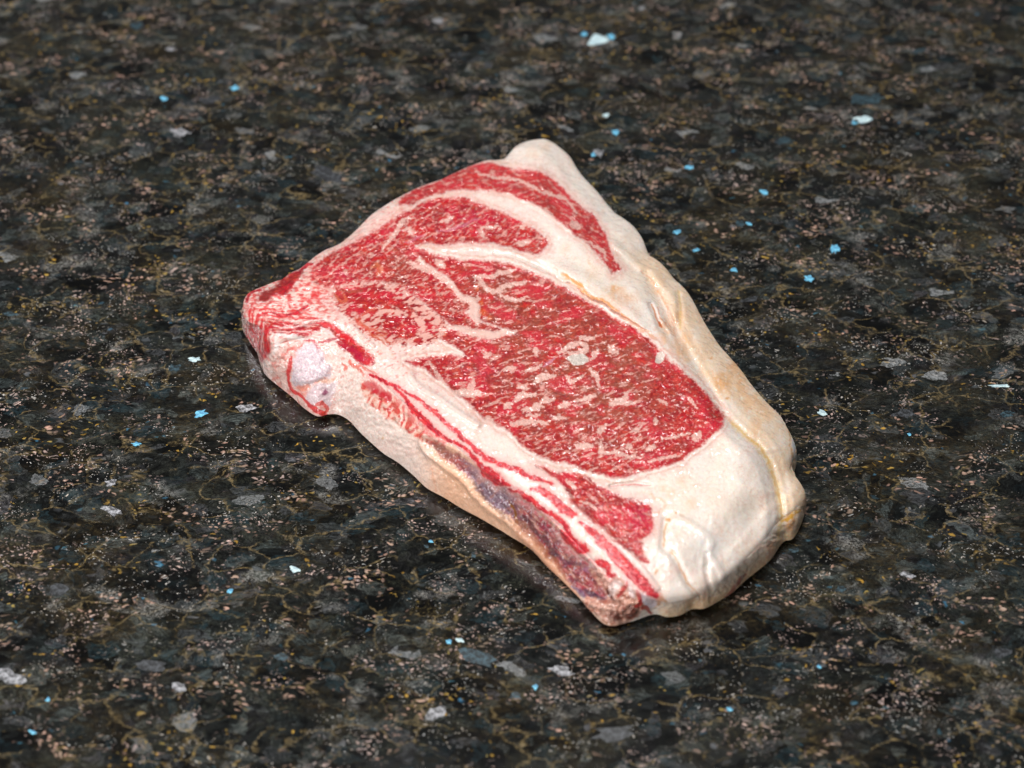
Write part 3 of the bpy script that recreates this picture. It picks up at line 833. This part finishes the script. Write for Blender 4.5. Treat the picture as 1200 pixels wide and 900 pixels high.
# hand traced white seams
SE = lin((238, 194, 182)); GREYF = lin((214, 200, 190))
seams = [('c', [(50, 260), (100, 180), (160, 110), (180, 60), (250, 30)], 4), ('c', [(230, 350), (330, 380), (420, 420), (480, 460), (540, 510), (580, 560), (610, 595), (680, 612), (730, 600)], 5),
         ('c', [(660, 610), (700, 680), (715, 770)], 11), ('c', [(430, 330), (480, 380)], 8), ('c', [(700, 440), (760, 450), (830, 440), (880, 415), (980, 400)], 4.5),
         ('c', [(700, 450), (760, 510), (800, 545), (870, 540), (920, 510), (1050, 490)], 4.5), ('c', [(880, 570), (930, 600), (1000, 605), (1070, 585)], 3.5),
         ('c', [(540, 800), (640, 820), (760, 850), (870, 850), (990, 830)], 6), ('c', [(200, 120), (250, 110), (240, 140)], 4), ('c', [(470, 60), (540, 30)], 4),
         ('c', [(740, 100), (800, 100), (860, 95)], 4), ('c', [(990, 210), (1080, 200)], 5), ('c', [(730, 120), (760, 160)], 5), ('c', [(1020, 100), (1050, 90)], 4),
         ('d', [(650, 170), (655, 215)], 6), ('d', [(280, 220), (330, 220)], 5), ('d', [(430, 330), (500, 300)], 6), ('d', [(580, 330), (680, 290)], 5), ('d', [(640, 400), (700, 375), (780, 368)], 7),
         ('d', [(530, 440), (590, 445)], 4), ('d', [(500, 540), (540, 500), (640, 490)], 7), ('d', [(430, 590), (470, 570)], 6), ('d', [(570, 605), (640, 575), (690, 580)], 6.5), ('d', [(680, 545), (770, 520)], 5),
         ('d', [(970, 530), (1070, 510)], 5), ('d', [(820, 580), (880, 560)], 8), ('d', [(760, 660), (850, 655)], 4), ('d', [(590, 640), (680, 640)], 4), ('d', [(470, 700), (560, 685), (640, 690), (720, 700)], 5.5),
         ('d', [(30, 490), (130, 485), (250, 490)], 8), ('d', [(190, 480), (200, 390)], 6), ('d', [(310, 655), (335, 710)], 7), ('d', [(930, 860), (1040, 850)], 6), ('d', [(860, 370), (880, 400), (930, 395), (980, 370)], 3.5),
         ('d', [(1030, 320), (1080, 370), (1090, 440)], 5.5), ('d', [(1030, 235), (1085, 185)], 6.5), ('d', [(960, 95), (1060, 90)], 4), ('d', [(810, 205), (880, 165), (920, 135), (980, 140), (1005, 170), (950, 205), (880, 208)], 5.5),
         ('e', [(330, 440), (400, 425), (440, 400), (445, 355)], 7), ('e', [(400, 432), (510, 430)], 5), ('e', [(320, 40), (380, 80)], 6), ('e', [(670, 410), (730, 445)], 4), ('e', [(100, 740), (200, 735)], 5),
         ('e', [(265, 710), (265, 810)], 6), ('e', [(250, 775), (400, 792), (540, 825)], 3.5), ('e', [(440, 730), (480, 742)], 6), ('e', [(925, 695), (960, 640)], 8), ('e', [(700, 690), (800, 665), (900, 650)], 2.5),
         ('e', [(480, 640), (550, 600)], 4.5), ('e', [(650, 540), (650, 585)], 3.5), ('e', [(880, 390), (930, 460)], 2.5), ('e', [(240, 640), (300, 600)], 5), ('e', [(580, 760), (650, 740)], 5), ('e', [(100, 410), (200, 390)], 4.5),
         ('e', [(600, 840), (700, 825), (810, 800)], 3), ('f', [(930, 320), (1010, 380)], 5), ('f', [(1060, 510), (1200, 570)], 3), ('g', [(450, -20), (530, 60), (620, 80)], 3),
         ('z4', [(370, 545), (440, 560), (520, 560)], 6), ('z4', [(270, 400), (310, 460), (350, 520)], 3), ('z2', [(140, 185), (220, 215), (290, 250), (360, 270), (420, 330)], 3), ('z2', [(30, 170), (100, 190), (180, 205)], 3),
         ('z2', [(400, 370), (425, 385)], 8), ('z2', [(300, 320), (330, 350)], 5), ('z1', [(1020, 250), (1130, 280)], 3), ('h', [(20, 90), (130, 130), (190, 190), (230, 260)], 3.5)]
for k_, pts, w in seams:
    line(Z(k_, pts), w * 1.05, SE, .78, 1.4, 2.4)
d_el = np.hypot((wx - 676.5) / 13.5, (wy - 421) / 6.2); mixin(sm(1.1, .9, d_el), GREYF)
d_el = np.hypot((wx - 773.5) / 5.2, (wy - 419.5) / 7.0); mixin(sm(1.15, .9, d_el), lin((222, 204, 194)))
blob(677, 407, 3.2, lin((214, 60, 44)), .9, .2)
line(Z('e', [(750, 240), (690, 310), (620, 385), (580, 470)]), 1.4, lin((150, 22, 26)), .85)
line(Z('c', [(-120, 395), (0, 330), (60, 300), (150, 270)]), 1.8, lin((190, 14, 20)), .9)
line(Z('c', [(-20, 380), (20, 370), (40, 400), (20, 430)]), 4, lin((226, 120, 76)), .5, 2)
line(Z('c', [(210, 210), (340, 150)]), 2.4, lin((226, 150, 170)), .4)  # lavender glint painted into the lean colour
line(Z('c', [(440, 130), (600, 90), (740, 40)]), 2.0, lin((222, 150, 172)), .4)  # longer glint, likewise painted as colour
line(Z('d', [(700, 300), (780, 240)]), 3, lin((208, 150, 170)), .6)
for q in [(566, 365, 6), (563, 355, 4), (520, 391, 4), (573, 372, 4), (560, 339, 3)]: blob(q[0], q[1], q[2], lin((228, 104, 46)), .6)

# muscle islands and the left end
put(PS([(388, 345), (420, 330), (470, 336), (500, 360), (524, 382), (508, 402), (470, 404), (436, 396), (408, 372)]), sm(.22, -.1, fbm((X * .9 - Y * .35) / 9, (X * .35 + Y * .9) / 4, 192, 3)), .96, 3, 6)
put(PS(ISL_A), sm(.15, .4, g_up + .3 * g_sp), .7); put(PS(ISL_B), sm(.12, .4, g_fine), .7)
line(Z('a', [(850, 330), (900, 410), (940, 390), (930, 330)]), 3, lin((214, 110, 76)), .7)
line(Z('a', [(900, 300), (1000, 300), (1080, 300)]), 3, lin((150, 80, 60)), .6)
for pts in [[(1020, 540), (1060, 600), (1120, 640), (1200, 640)], [(1080, 520), (1130, 480), (1200, 470)]]:
    line(Z('a', pts), 3.0, lin((222, 90, 70)), .75)
for pts in [[(440, 385), (450, 396), (458, 402)], [(430, 392), (446, 398), (452, 404)], [(420, 372), (424, 380), (432, 386)], [(432, 388), (440, 394), (452, 392), (446, 386)]]:
    line(pts, 1.3, lin((210, 100, 70)), .7)
# rosy streaks of the layered end
lw = sm(70, 25, np.hypot((X - 330) / 1.35, Y - 355))
mixin(.75 * lw * sm(-0.05, .3, fbm(X / 9, Y / 3.8, 70, 3)), lin((230, 100, 96)))
mixin(.8 * lw * sm(0.02, .3, fbm(X / 7, Y / 3, 71, 2)) * sm(385, 360, Y), lin((222, 60, 62)))
for q in [(354, 347, 3.5), (346, 365, 5), (369, 347, 6), (362, 352, 4), (340, 358, 3.5), (350, 368, 3), (374, 343, 4)]: blob(q[0], q[1], q[2], lin((220, 40, 46)), .85)
put(PS(LEFTM), sm(.3, .5, g_cap), .4); 
mixin(.75 * sm(1, -3, PS(LEFTM)) * sm(335, 312, X + .3 * n8), lin((134, 46, 40)))
# vertical layers at the end face
vl = sm(1, -3, PS(Z('a', [(60, 420), (110, 470), (200, 520), (280, 560), (290, 640), (270, 820), (200, 940), (160, 880), (60, 720), (30, 560)])))
mixin(.8 * vl * sm(-0.1, .3, fbm(X / 2.8 + Y / 40, Y / 16, 72, 2)), lin((226, 70, 70)))
band_m = put(PS(BAND), sm(.12, .3, grain(math.radians(-12), 14, 2.4, 73, 2)), .65)
leg_m = put(PS(LEG), sm(.12, .3, fbm(X / 2.2, Y / 14, 74, 2)), .6)
line(Z('a', [(210, 760), (190, 790), (150, 770)]), 4, lin((214, 30, 36)), .8)
line(Z('a', [(720, 630), (800, 690), (880, 740), (960, 790), (1040, 850)]), 1.5, lin((240, 206, 206)), .85)
for pts, w in [([(230, 520), (330, 535), (450, 545), (600, 555), (700, 560)], 2.2), ([(180, 470), (300, 475), (400, 490)], 1.6), ([(110, 420), (95, 560), (110, 720)], 1.8),
               ([(170, 500), (150, 640), (150, 800)], 3.2), ([(130, 470), (120, 640), (135, 760)], 1.6), ([(60, 640), (80, 720), (140, 800)], 2), ([(200, 560), (190, 700), (185, 850)], 3.5), ([(250, 640), (240, 760), (225, 900)], 3.5),
               ([(700, 590), (800, 620), (900, 680), (1000, 760), (1100, 850)], 4)]:
    line(Z('a', pts), w, lin((216, 34, 44)), .85, 1.2, 1.6)
for pts, w in [([(215, 600), (205, 720), (200, 830)], 1.3), ([(300, 610), (450, 620), (620, 610)], 1.1), ([(330, 660), (480, 665), (640, 640)], 1.0)]:
    line(Z('a', pts), w, lin((240, 190, 186)), .8, 1.0, 1.2)

# ---- near side (rib)
sdM, sdK = PS(MEMB), PS(KNUCK)
ns = isside
PEACH = lin((244, 190, 156)); CREAMG = lin((228, 214, 200))
below = sm(-2, 4, -stroke_sd(X, Y, [(300, 395)], 1, 1)) * 0
mixin(ns * .35 * sm(380, 420, X) * sm(540, 470, X), CREAMG)
mixin(ns * .95 * sm(475, 530, X + 10 * n8) * sm(720, 640, X), PEACH)
mixin(ns * .35 * sm(.1, .5, n30) * sm(485, 560, X), lin((232, 160, 128)))
line([(505, 548), (508, 562), (512, 576)], 2, lin((236, 160, 120)), .4, 2)
# end face around the bone: rosy, then bone, then lavender
endz = ns * sm(400, 375, X) * sm(392, 404, Y) * sm(314, 321, X + 2 * n8)
mixin(.6 * endz, lin((236, 190, 180)))
mixin(.6 * endz * sm(0.0, .4, n8 + .5 * n3), lin((230, 112, 100)))
line(Z('b', [(330, 90), (440, 110), (550, 125)]), 4, lin((240, 224, 220)), .9, 2)
line(Z('b', [(320, 110), (340, 190), (310, 250)]), 4, lin((240, 224, 220)), .8, 2)
line(Z('b', [(560, 150), (640, 140), (690, 190), (720, 260), (740, 310)]), 2.6, lin((196, 40, 64)), .8)
line(Z('b', [(690, 150), (780, 140), (860, 120)]), 3, lin((190, 30, 60)), .8)
line(Z('b', [(560, 170), (520, 220), (490, 200), (440, 220), (420, 260)]), 2.0, lin((222, 84, 74)), .7)
put(PS(Z('b', [(860, 150), (940, 150), (1040, 210), (1150, 260), (1190, 320), (1130, 350), (1060, 340), (980, 270), (900, 220)])), sm(.3, .5, g_cap), .3)
mixin(.6 * sm(1, -3, PS(Z('b', [(860, 150), (940, 160), (1040, 230), (1130, 320), (1060, 330), (980, 270), (900, 220)]))), lin((176, 16, 60)))
for q in [((980, 320), (1040, 380), (1100, 450)), ((1020, 340), (1110, 390), (1200, 440)), ((920, 340), (950, 370), (930, 400))]:
    line(Z('b', q), 3.2, lin((222, 80, 58)), .8)
LAV = lin((226, 204, 212)); 
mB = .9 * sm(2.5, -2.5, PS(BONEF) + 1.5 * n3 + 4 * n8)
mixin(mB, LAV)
mixin(mB * .55 * sm(.02, .25, fbm(X / 1.7, Y / 1.7, 80, 2)), lin((250, 246, 244)))  # white specks in the bone colour, partly painted highlights
mixin(mB * .55 * sm(.05, .3, fbm(X / 2.2, Y / 2.2, 81, 2)), lin((186, 150, 170)))
mL = sm(1.5, -2, PS(BONEL)); mixin(mL * .85, lin((222, 200, 206)))
blob(381, 459, 6, lin((140, 40, 88)), .85, .8)
line(Z('b', [(700, 510), (780, 490), (850, 490)]), 4, lin((234, 176, 148)), .7, 2)
line(Z('b', [(460, 280), (440, 370), (430, 460), (460, 540), (530, 620), (600, 690), (680, 760), (760, 800)]), [2.5, 3, 3.2, 3.6, 3.4, 3, 5, 6], lin((216, 44, 48)), .9)
line(Z('b', [(690, 720), (740, 700), (780, 740), (740, 790)]), 4.5, lin((216, 56, 40)), .85)
line(Z('b', [(520, 540), (570, 560), (610, 540)]), 5, lin((232, 120, 92)), .7, 2)
# cream rib between bone end and serrations, speckled: fat granules plus painted highlights
mixin(.5 * ns * sm(378, 395, X) * sm(470, 430, X) * sm(.05, .35, n3), lin((250, 244, 238)))
mixin(.35 * ns * sm(378, 395, X) * sm(450, 420, X) * sm(.1, .4, -n3), lin((206, 176, 166)))
# serrated meat along the rib
serr = SS([(430, 452), (446, 468), (470, 486), (492, 503), (516, 521)], [14, 26, 24, 20, 14])
sw = np.sin((X * .9 + .35 * Y) / 2.3 + 5.0 * perlin(X / 11, Y / 11, 83)) * (.5 + .9 * np.abs(perlin(X / 9, Y / 9, 183)) * 2)
mS = sm(2, -2, serr + 2 * n3)
mixin(mS * .75, lin((232, 150, 128)))
mixin(mS * .85 * sm(-.1, .6, sw + 1.0 * n3 + .8 * n8), lin((204, 54, 48)))
mixin(mS * .6 * sm(.1, .4, fbm(X / 4, Y / 4, 184, 2)), lin((214, 40, 52)))
mixin(mS * .5 * sm(.2, .8, -sw + n3), lin((244, 222, 208)))
mS2 = sm(2, -2, SS([(430, 450), (442, 457), (456, 466)], [8, 13, 8]) + 2 * n3); mixin(mS2 * .8, lin((190, 34, 52)))
mixin(.8 * sm(4, -3, SS([(500, 522), (512, 520), (520, 528), (536, 540)], 8) + 3 * n3) * sm(-.2, .3, n8), lin((150, 72, 48)))
# membrane
mM = sm(2.5, -2.5, sdM + 2.5 + 4.0 * n8 + n3)
mixin(mM, lin((172, 86, 86)))
greyp = sm(620, 590, X) * sm(535, 560, X)
mixin(mM * .85 * greyp, lin((128, 112, 130)))
mst = grain(math.radians(-43), 22, 4.2, 84)
mixin(mM * .65 * sm(-.02, .25, mst), lin((92, 46, 50)))
mixin(mM * .8 * sm(.0, .25, -mst) * sm(596, 625, X), lin((206, 112, 120)))
mixin(mM * .75 * sm(.08, .28, grain(math.radians(-45), 20, 3.6, 190)) * sm(600, 625, X), lin((230, 174, 160)))
mixin(mM * .7 * sm(.1, .3, grain(math.radians(-42), 16, 3.0, 191)) * sm(600, 625, X), lin((176, 30, 52)))
up_edge = SS([(556, 540), (598, 572), (640, 607), (668, 640), (692, 662)], [4, 9, 13, 14, 10])
mixin(.8 * sm(3, -3, up_edge + 3 * n8) * sm(-.25, .15, fbm(X / 5, Y / 5, 170, 2)), lin((206, 64, 84)))
mixin(.7 * sm(3, -3, up_edge + 3 * n8) * sm(.05, .25, fbm(X / 3.5, Y / 3.5, 171, 2)), lin((238, 200, 200)))
mixin(mM * .55 * sm(.05, .35, fbm(X / 9, Y / 9, 85, 3)), lin((188, 120, 104)))
mixin(mM * .75 * sm(.12, .3, fbm(X / 2.4, Y / 2.4, 86, 2)) * sm(-.2, .3, n8), lin((226, 204, 216)))
mixin(mM * .5 * sm(.12, .35, fbm(X / 14, Y / 14, 87, 2)), lin((104, 44, 70)))
mixin(mM * .5 * sm(545, 515, X), lin((176, 120, 96)))
line([(597, 589), (603, 597), (606, 608), (606, 613)], 3.0, lin((138, 82, 30)), .95)
line([(552, 562), (560, 574), (574, 590), (590, 604), (600, 611)], 2.5, lin((96, 66, 60)), .55, 2)
line([(604, 618), (616, 632), (632, 652), (646, 668), (662, 688), (676, 702)], 10, lin((218, 160, 130)), .85, 5, 3)
line([(606, 608), (620, 624), (636, 644), (650, 658), (664, 676)], 5, lin((166, 104, 74)), .7, 3, 2)
line([(612, 604), (626, 620), (640, 636), (652, 652)], 4, lin((80, 52, 56)), .7, 2)
line([(618, 640), (628, 652), (644, 668), (660, 686), (676, 700)], 4, lin((214, 150, 120)), .6, 3)
line(Z('g', [(80, 220), (150, 270), (230, 300), (300, 310)]), 5, lin((84, 60, 78)), .6, 2)
line(Z('g', [(340, 530), (400, 580), (480, 620), (580, 630)]), 6, lin((84, 62, 80)), .85, 2)
line(Z('g', [(230, 510), (300, 560), (350, 600)]), 5, lin((92, 70, 104)), .8, 2)
line(Z('g', [(350, 350), (400, 360), (440, 400)]), 7, lin((150, 96, 136)), .7, 3)
mK = sm(2, -2, sdK + 2 * n8)
mixin(mK * .75, lin((206, 140, 118)))
mixin(mK * .7 * sm(.0, .35, fbm(X / 6, Y / 6, 88, 3)), lin((172, 92, 66)))
mixin(mK * .7 * sm(.1, .4, fbm(X / 8, Y / 8, 89, 3)), lin((226, 180, 160)))
for q in [(722, 722, 7), (731, 715, 6), (742, 718, 7), (713, 694, 4), (736, 722, 5)]: blob(q[0], q[1], q[2], lin((104, 36, 22)), .85, .9)
line(Z('g', [(540, 530), (570, 590), (600, 610)]), 4, lin((96, 50, 44)), .8)
line(Z('g', [(300, 680), (420, 780), (540, 850), (640, 850)]), 5, lin((214, 160, 126)), .6, 3)
mixin(.95 * sm(1, -1.5, PS(Z('g', [(560, 470), (640, 450), (670, 490), (640, 540), (600, 590), (560, 560)]))), lin((232, 206, 200)))
mixin(.95 * sm(1, -1.5, PS(Z('g', [(820, 560), (880, 560), (960, 620), (960, 670), (900, 690), (850, 660), (820, 620)]))), lin((226, 214, 224)))
mixin(.9 * sm(1, -1.5, PS(Z('g', [(650, 380), (730, 450), (770, 540), (780, 600), (730, 590), (700, 480)]))), lin((232, 206, 204)))
line(Z('g', [(700, 450), (690, 510), (660, 560), (640, 590)]), 3.5, lin((190, 40, 40)), .85)
line(Z('g', [(800, 540), (820, 600), (820, 660), (780, 680)]), 5, lin((200, 20, 24)), .9)
line(Z('g', [(830, 700), (880, 690), (930, 730)]), 5, lin((170, 50, 44)), .85)
line(Z('g', [(980, 660), (1000, 620), (1040, 640)]), 5, lin((190, 130, 60)), .8, 2)

# strips of lean along the rib
strip_m = np.zeros(len(V))
sst = []
for pts, wd in STRIPS:
    s = SS(pts, wd)
    sst.append(s)
    m_ = sm(1.0, -1.0, s + 1.3 * n3 + .8 * n8)
    strip_m = np.maximum(strip_m, m_)
mixin(sm(5, 0, np.min(sst[:8], 0) + 2 * n3) * .6, lin((234, 146, 142)))
mixin(sm(12, 4, np.min(sst[:8], 0)) * .3, lin((238, 190, 184)))
mixin(strip_m * .95, lin((216, 26, 50)))
mixin(strip_m * .5 * sm(0, .4, n8), lin((222, 60, 48)))
mixin(strip_m * .6 * sm(0, .35, -n8), lin((150, 18, 42)))
mixin(strip_m * .6 * sm(.02, .3, grain(math.radians(-40), 16, 2.4, 150)), lin((228, 84, 84)))
mixin(strip_m * .6 * sm(.05, .3, -grain(math.radians(-40), 12, 2.4, 151)), lin((164, 14, 40)))
line(Z('g', [(460, 120), (560, 230), (660, 320), (760, 430), (860, 540)]), 1.2, lin((236, 150, 150)), .55)
mixin(.7 * sm(4, -3, SS(Z('g', [(760, 420), (850, 490), (950, 570)]), 10) + 3 * n3) * sm(-.1, .4, n8), lin((150, 80, 84)))

# clamp, then scale all flesh colours down evenly
C = np.clip(C, 0.0, 1.0)
C = C * 0.98

# ------------------------------------------------------------------ split into parts
sd_roll = np.where(True, 0, 0)
# sign of the crease: outer roll is to the right/above of the crease polyline
cr = np.array(catmull(ROLL_CREASE, 4))
xi = np.interp(Y, cr[:, 1], cr[:, 0])
outer = (X > xi) & (Y > 268) & (Y < 640) & (X > 690)
lab = np.zeros(len(V), int)           # 0 fat
lab[outer] = 1                        # fat roll
onside = isside > 0.5
lab[onside & (X < 770)] = 2           # rib
lab[onside & (X < 385) & (sdK > 2)] = 3   # end face
def setl(sd, k_, thr=0.6): lab[sd < thr] = k_
parts = [('fat', M_FAT, 'cream intermuscular fat across the top of the steak'), ('fat_roll', M_FAT, 'rolled outer fat edge with an orange crease'),
         ('rib_bone', M_BONE, 'long pale rib side below the red strips'), ('end_face', M_SKIN, 'rosy cut end around the bone')]
for nme, sd, mt, lb in [('eye_muscle', PS(EYE), M_LEAN, 'large marbled eye muscle'), ('upper_muscle', PS(UPPER), M_LEAN, 'marbled muscle left of the eye'),
                        ('cap_muscle', PS(CAP), M_LEAN, 'crescent cap muscle at the far edge'), ('tail_muscle', PS(TAIL), M_LEAN, 'dark red muscle near the front fat'),
                        ('small_muscle', PS(ISL_A), M_LEAN, None), ('small_muscle', PS(ISL_B), M_LEAN, None),
                        ('end_muscle', PS(LEFTM), M_LEAN, 'brownish red muscle at the left end'),
                        ('membrane', sdM, M_SKIN, 'glossy purple grey membrane on the rib'), ('rib_tip', sdK, M_SKIN, 'brown ragged tip of the rib'),
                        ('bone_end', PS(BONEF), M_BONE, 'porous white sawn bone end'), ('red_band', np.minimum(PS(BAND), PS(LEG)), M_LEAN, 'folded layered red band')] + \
                       [('muscle_strip', s, M_LEAN, None) for s in sst]:
    setl(sd, len(parts)); parts.append((nme, mt, lb))

root = bpy.data.objects.new('steak', None)
root.empty_display_size = 0.02
col.objects.link(root)
root['label'] = 'raw marbled bone-in beef rib steak with thick cream fat lying on dark granite'
root['category'] = 'steak'
root.location = (0.0, 0.0, 0.0)

fl_ = lab[F]                                          # majority-ish label: max of the two middle
flab = np.sort(fl_, 1)[:, 2]
# bottom cap for the fat body
last = NT + (M + 2) * NR + np.arange(NR)
cen = V[last].mean(0)
V = np.vstack([V, cen[None]]); VN = np.vstack([VN, [[0, 0, -1]]]); C = np.vstack([C, FAT[None]])
for k_, (nme, mt, lb) in enumerate(parts):
    fs = F[flab == k_]
    if len(fs) == 0: continue
    loops = fs.ravel(); starts = np.arange(0, len(loops), 4); tot = np.full(len(fs), 4)
    if k_ == 0:
        tri = np.column_stack([last, np.full(NR, len(V) - 1), np.roll(last, -1)])
        nn = np.cross(V[tri[0, 1]] - V[tri[0, 0]], V[tri[0, 2]] - V[tri[0, 0]])
        if nn[2] > 0: tri = tri[:, ::-1]
        starts = np.r_[starts, len(loops) + np.arange(0, 3 * NR, 3)]; tot = np.r_[tot, np.full(NR, 3)]
        loops = np.r_[loops, tri.ravel()]
    uq, inv = np.unique(loops, return_inverse=True)
    me = bpy.data.meshes.new(nme)
    me.vertices.add(len(uq)); me.vertices.foreach_set('co', V[uq].ravel())
    me.loops.add(len(loops)); me.loops.foreach_set('vertex_index', inv.astype(np.int32).ravel())
    me.polygons.add(len(starts))
    me.polygons.foreach_set('loop_start', starts.astype(np.int32)); me.polygons.foreach_set('loop_total', tot.astype(np.int32))
    me.update(calc_edges=True)
    me.polygons.foreach_set('use_smooth', np.ones(len(starts), bool))
    at = me.attributes.new('albedo', 'FLOAT_COLOR', 'POINT')
    at.data.foreach_set('color', np.column_stack([C[uq], np.ones(len(uq))]).astype(np.float32).ravel())
    me.normals_split_custom_set_from_vertices(VN[uq].tolist())
    me.materials.append(mt)
    o = bpy.data.objects.new(nme, me)
    o.parent = root
    if lb: o['label'] = lb
    col.objects.link(o)

# ------------------------------------------------------------------ bright mineral flakes set flush in the stone
def flake_mat(name, rgb, rough=0.3, low=0.05):
    m = bpy.data.materials.new(name)
    nt, N, L = nodes(m)
    bs = N["Principled BSDF"]
    tc = N.new('ShaderNodeTexCoord')
    n = N.new('ShaderNodeTexNoise'); n.inputs['Scale'].default_value = 520; n.inputs['Detail'].default_value = 6; n.inputs['Roughness'].default_value = .8
    L.new(tc.outputs['Object'], n.inputs['Vector'])
    cr_ = N.new('ShaderNodeValToRGB')
    cr_.color_ramp.elements[0].position = 0.44; cr_.color_ramp.elements[1].position = 0.60
    cr_.color_ramp.elements[0].color = tuple(c * low + .008 for c in rgb) + (1,)
    cr_.color_ramp.elements[1].color = tuple(min(1, c * 1.25 + .03) for c in rgb) + (1,)
    L.new(n.outputs[0], cr_.inputs[0]); L.new(cr_.outputs[0], bs.inputs['Base Color'])
    bs.inputs['Roughness'].default_value = rough
    return m


FM = {'b': flake_mat('blue_mineral', (0.18, 0.58, 1.0), low=.5), 'w': flake_mat('pale_mineral', (0.42, 0.42, 0.45)),
      'g': flake_mat('grey_mineral', (0.055, 0.06, 0.07)), 't': flake_mat('teal_mineral', (0.03, 0.075, 0.10)), 'i': flake_mat('icy_mineral', (0.62, 0.86, 0.98), low=.6)}
FL = [(700, 46, 21, 9, 'i'), (684, 40, 6, 4, 'b'), (716, 43, 7, 5, 'b'), (275, 103, 8, 4.5, 'b'), (711, 135, 6, 4, 'i'), (721, 155, 7, 5, 'b'), (702, 179, 10, 7, 'w'), (695, 181, 5, 4, 'b'),
      (808, 196, 7, 4.5, 'b'), (1010, 140, 17, 6, 'i'), (1002, 143, 6, 5, 'b'), (895, 225, 7, 4, 'b'), (948, 326, 8, 6, 'b'), (978, 291, 8, 8, 'b'), (793, 272, 8, 4, 'b'), (795, 280, 13, 6, 'g'), (816, 293, 6, 3, 'b'),
      (860, 316, 7, 4, 'b'), (868, 262, 9, 6, 't'), (210, 155, 20, 8, 'w'), (192, 115, 6, 4, 'b'), (246, 117, 19, 7, 'g'), (160, 31, 12, 7, 't'), (383, 205, 38, 12, 'g'), (1172, 452, 18, 3, 'i'), (963, 484, 9, 6, 'i'),
      (1060, 485, 22, 8, 'g'), (1015, 116, 32, 9, 't'), (919, 165, 16, 6, 't'), (228, 421, 12, 4, 'i'), (205, 431, 14, 6, 't'), (235, 485, 12, 6, 'b'), (290, 478, 18, 7, 'w'), (130, 566, 13, 7, 'w'), (130, 598, 18, 8, 'w'), (345, 667, 10, 6, 'i'),
      (12, 794, 24, 14, 'w'), (210, 805, 12, 8, 'w'), (56, 820, 5, 4, 'b'), (38, 858, 7, 4, 'b'), (855, 831, 7, 4, 'b'), (526, 752, 6, 4, 'b'), (538, 750, 9, 4, 'i'), (657, 786, 24, 9, 'w'), (512, 835, 20, 10, 'w'), (720, 858, 36, 14, 'g'),
      (960, 781, 4, 3, 'b'), (1065, 674, 14, 5, 'w'), (605, 815, 9, 7, 't'), (627, 805, 5, 5, 'b'), (560, 772, 34, 14, 't'), (270, 693, 6, 4, 'b'), (12, 368, 12, 5, 't'), (573, 76, 9, 6, 'g'), (513, 24, 9, 6, 'w'), (752, 9, 5, 4, 'w'),
      (1066, 509, 4, 3, 'b'), (1180, 485, 14, 5, 't'), (878, 262, 5, 3, 'b'), (1075, 60, 16, 4, 't'), (475, 380, 3, 2, 'b'), (880, 350, 16, 5, 'g'), (200, 57, 9, 4, 'w'), (1175, 765, 18, 9, 'g'), (500, 640, 5, 3, 't'), (505, 634, 5, 3, 'b'), (555, 650, 6, 5, 't'),
      (160, 520, 8, 4, 'b'), (175, 780, 26, 11, 'g'), (330, 770, 14, 8, 't'), (70, 690, 20, 10, 'g'), (985, 690, 10, 6, 't'), (930, 645, 9, 5, 't')]
rnd = random.Random(5)
for i, (fx_, fy_, rx_, ry_, kd) in enumerate(FL):
    n = rnd.randint(11, 16)
    ang = rnd.uniform(-.35, .35)
    pts = []
    for j in range(n):
        a = 2 * math.pi * j / n
        r = rnd.uniform(0.45, 1.0)
        ex, ey = .5 * rx_ * 2 * r * math.cos(a) * .85, .5 * ry_ * 2 * r * math.sin(a) * .85
        pts.append((fx_ + ex * math.cos(ang) - ey * math.sin(ang), fy_ + ex * math.sin(ang) + ey * math.cos(ang)))
    p3 = unproject([p[0] for p in pts], [p[1] for p in pts], 0.00012)
    c3 = p3.mean(0)
    lo = p3.copy(); lo[:, 2] = -0.0004
    vs = [tuple(q - c3) for q in p3] + [tuple(q - c3) for q in lo]
    fcs = [tuple(range(n))] + [(j, n + j, n + (j + 1) % n, (j + 1) % n) for j in range(n)]
    me = bpy.data.meshes.new('mineral_flake')
    me.from_pydata(vs, [], fcs); me.update()
    if me.polygons[0].normal.z < 0: me.flip_normals()
    me.materials.append(FM[kd])
    o = bpy.data.objects.new('mineral_flake', me)
    o.location = tuple(c3)
    o.parent = slab
    col.objects.link(o)
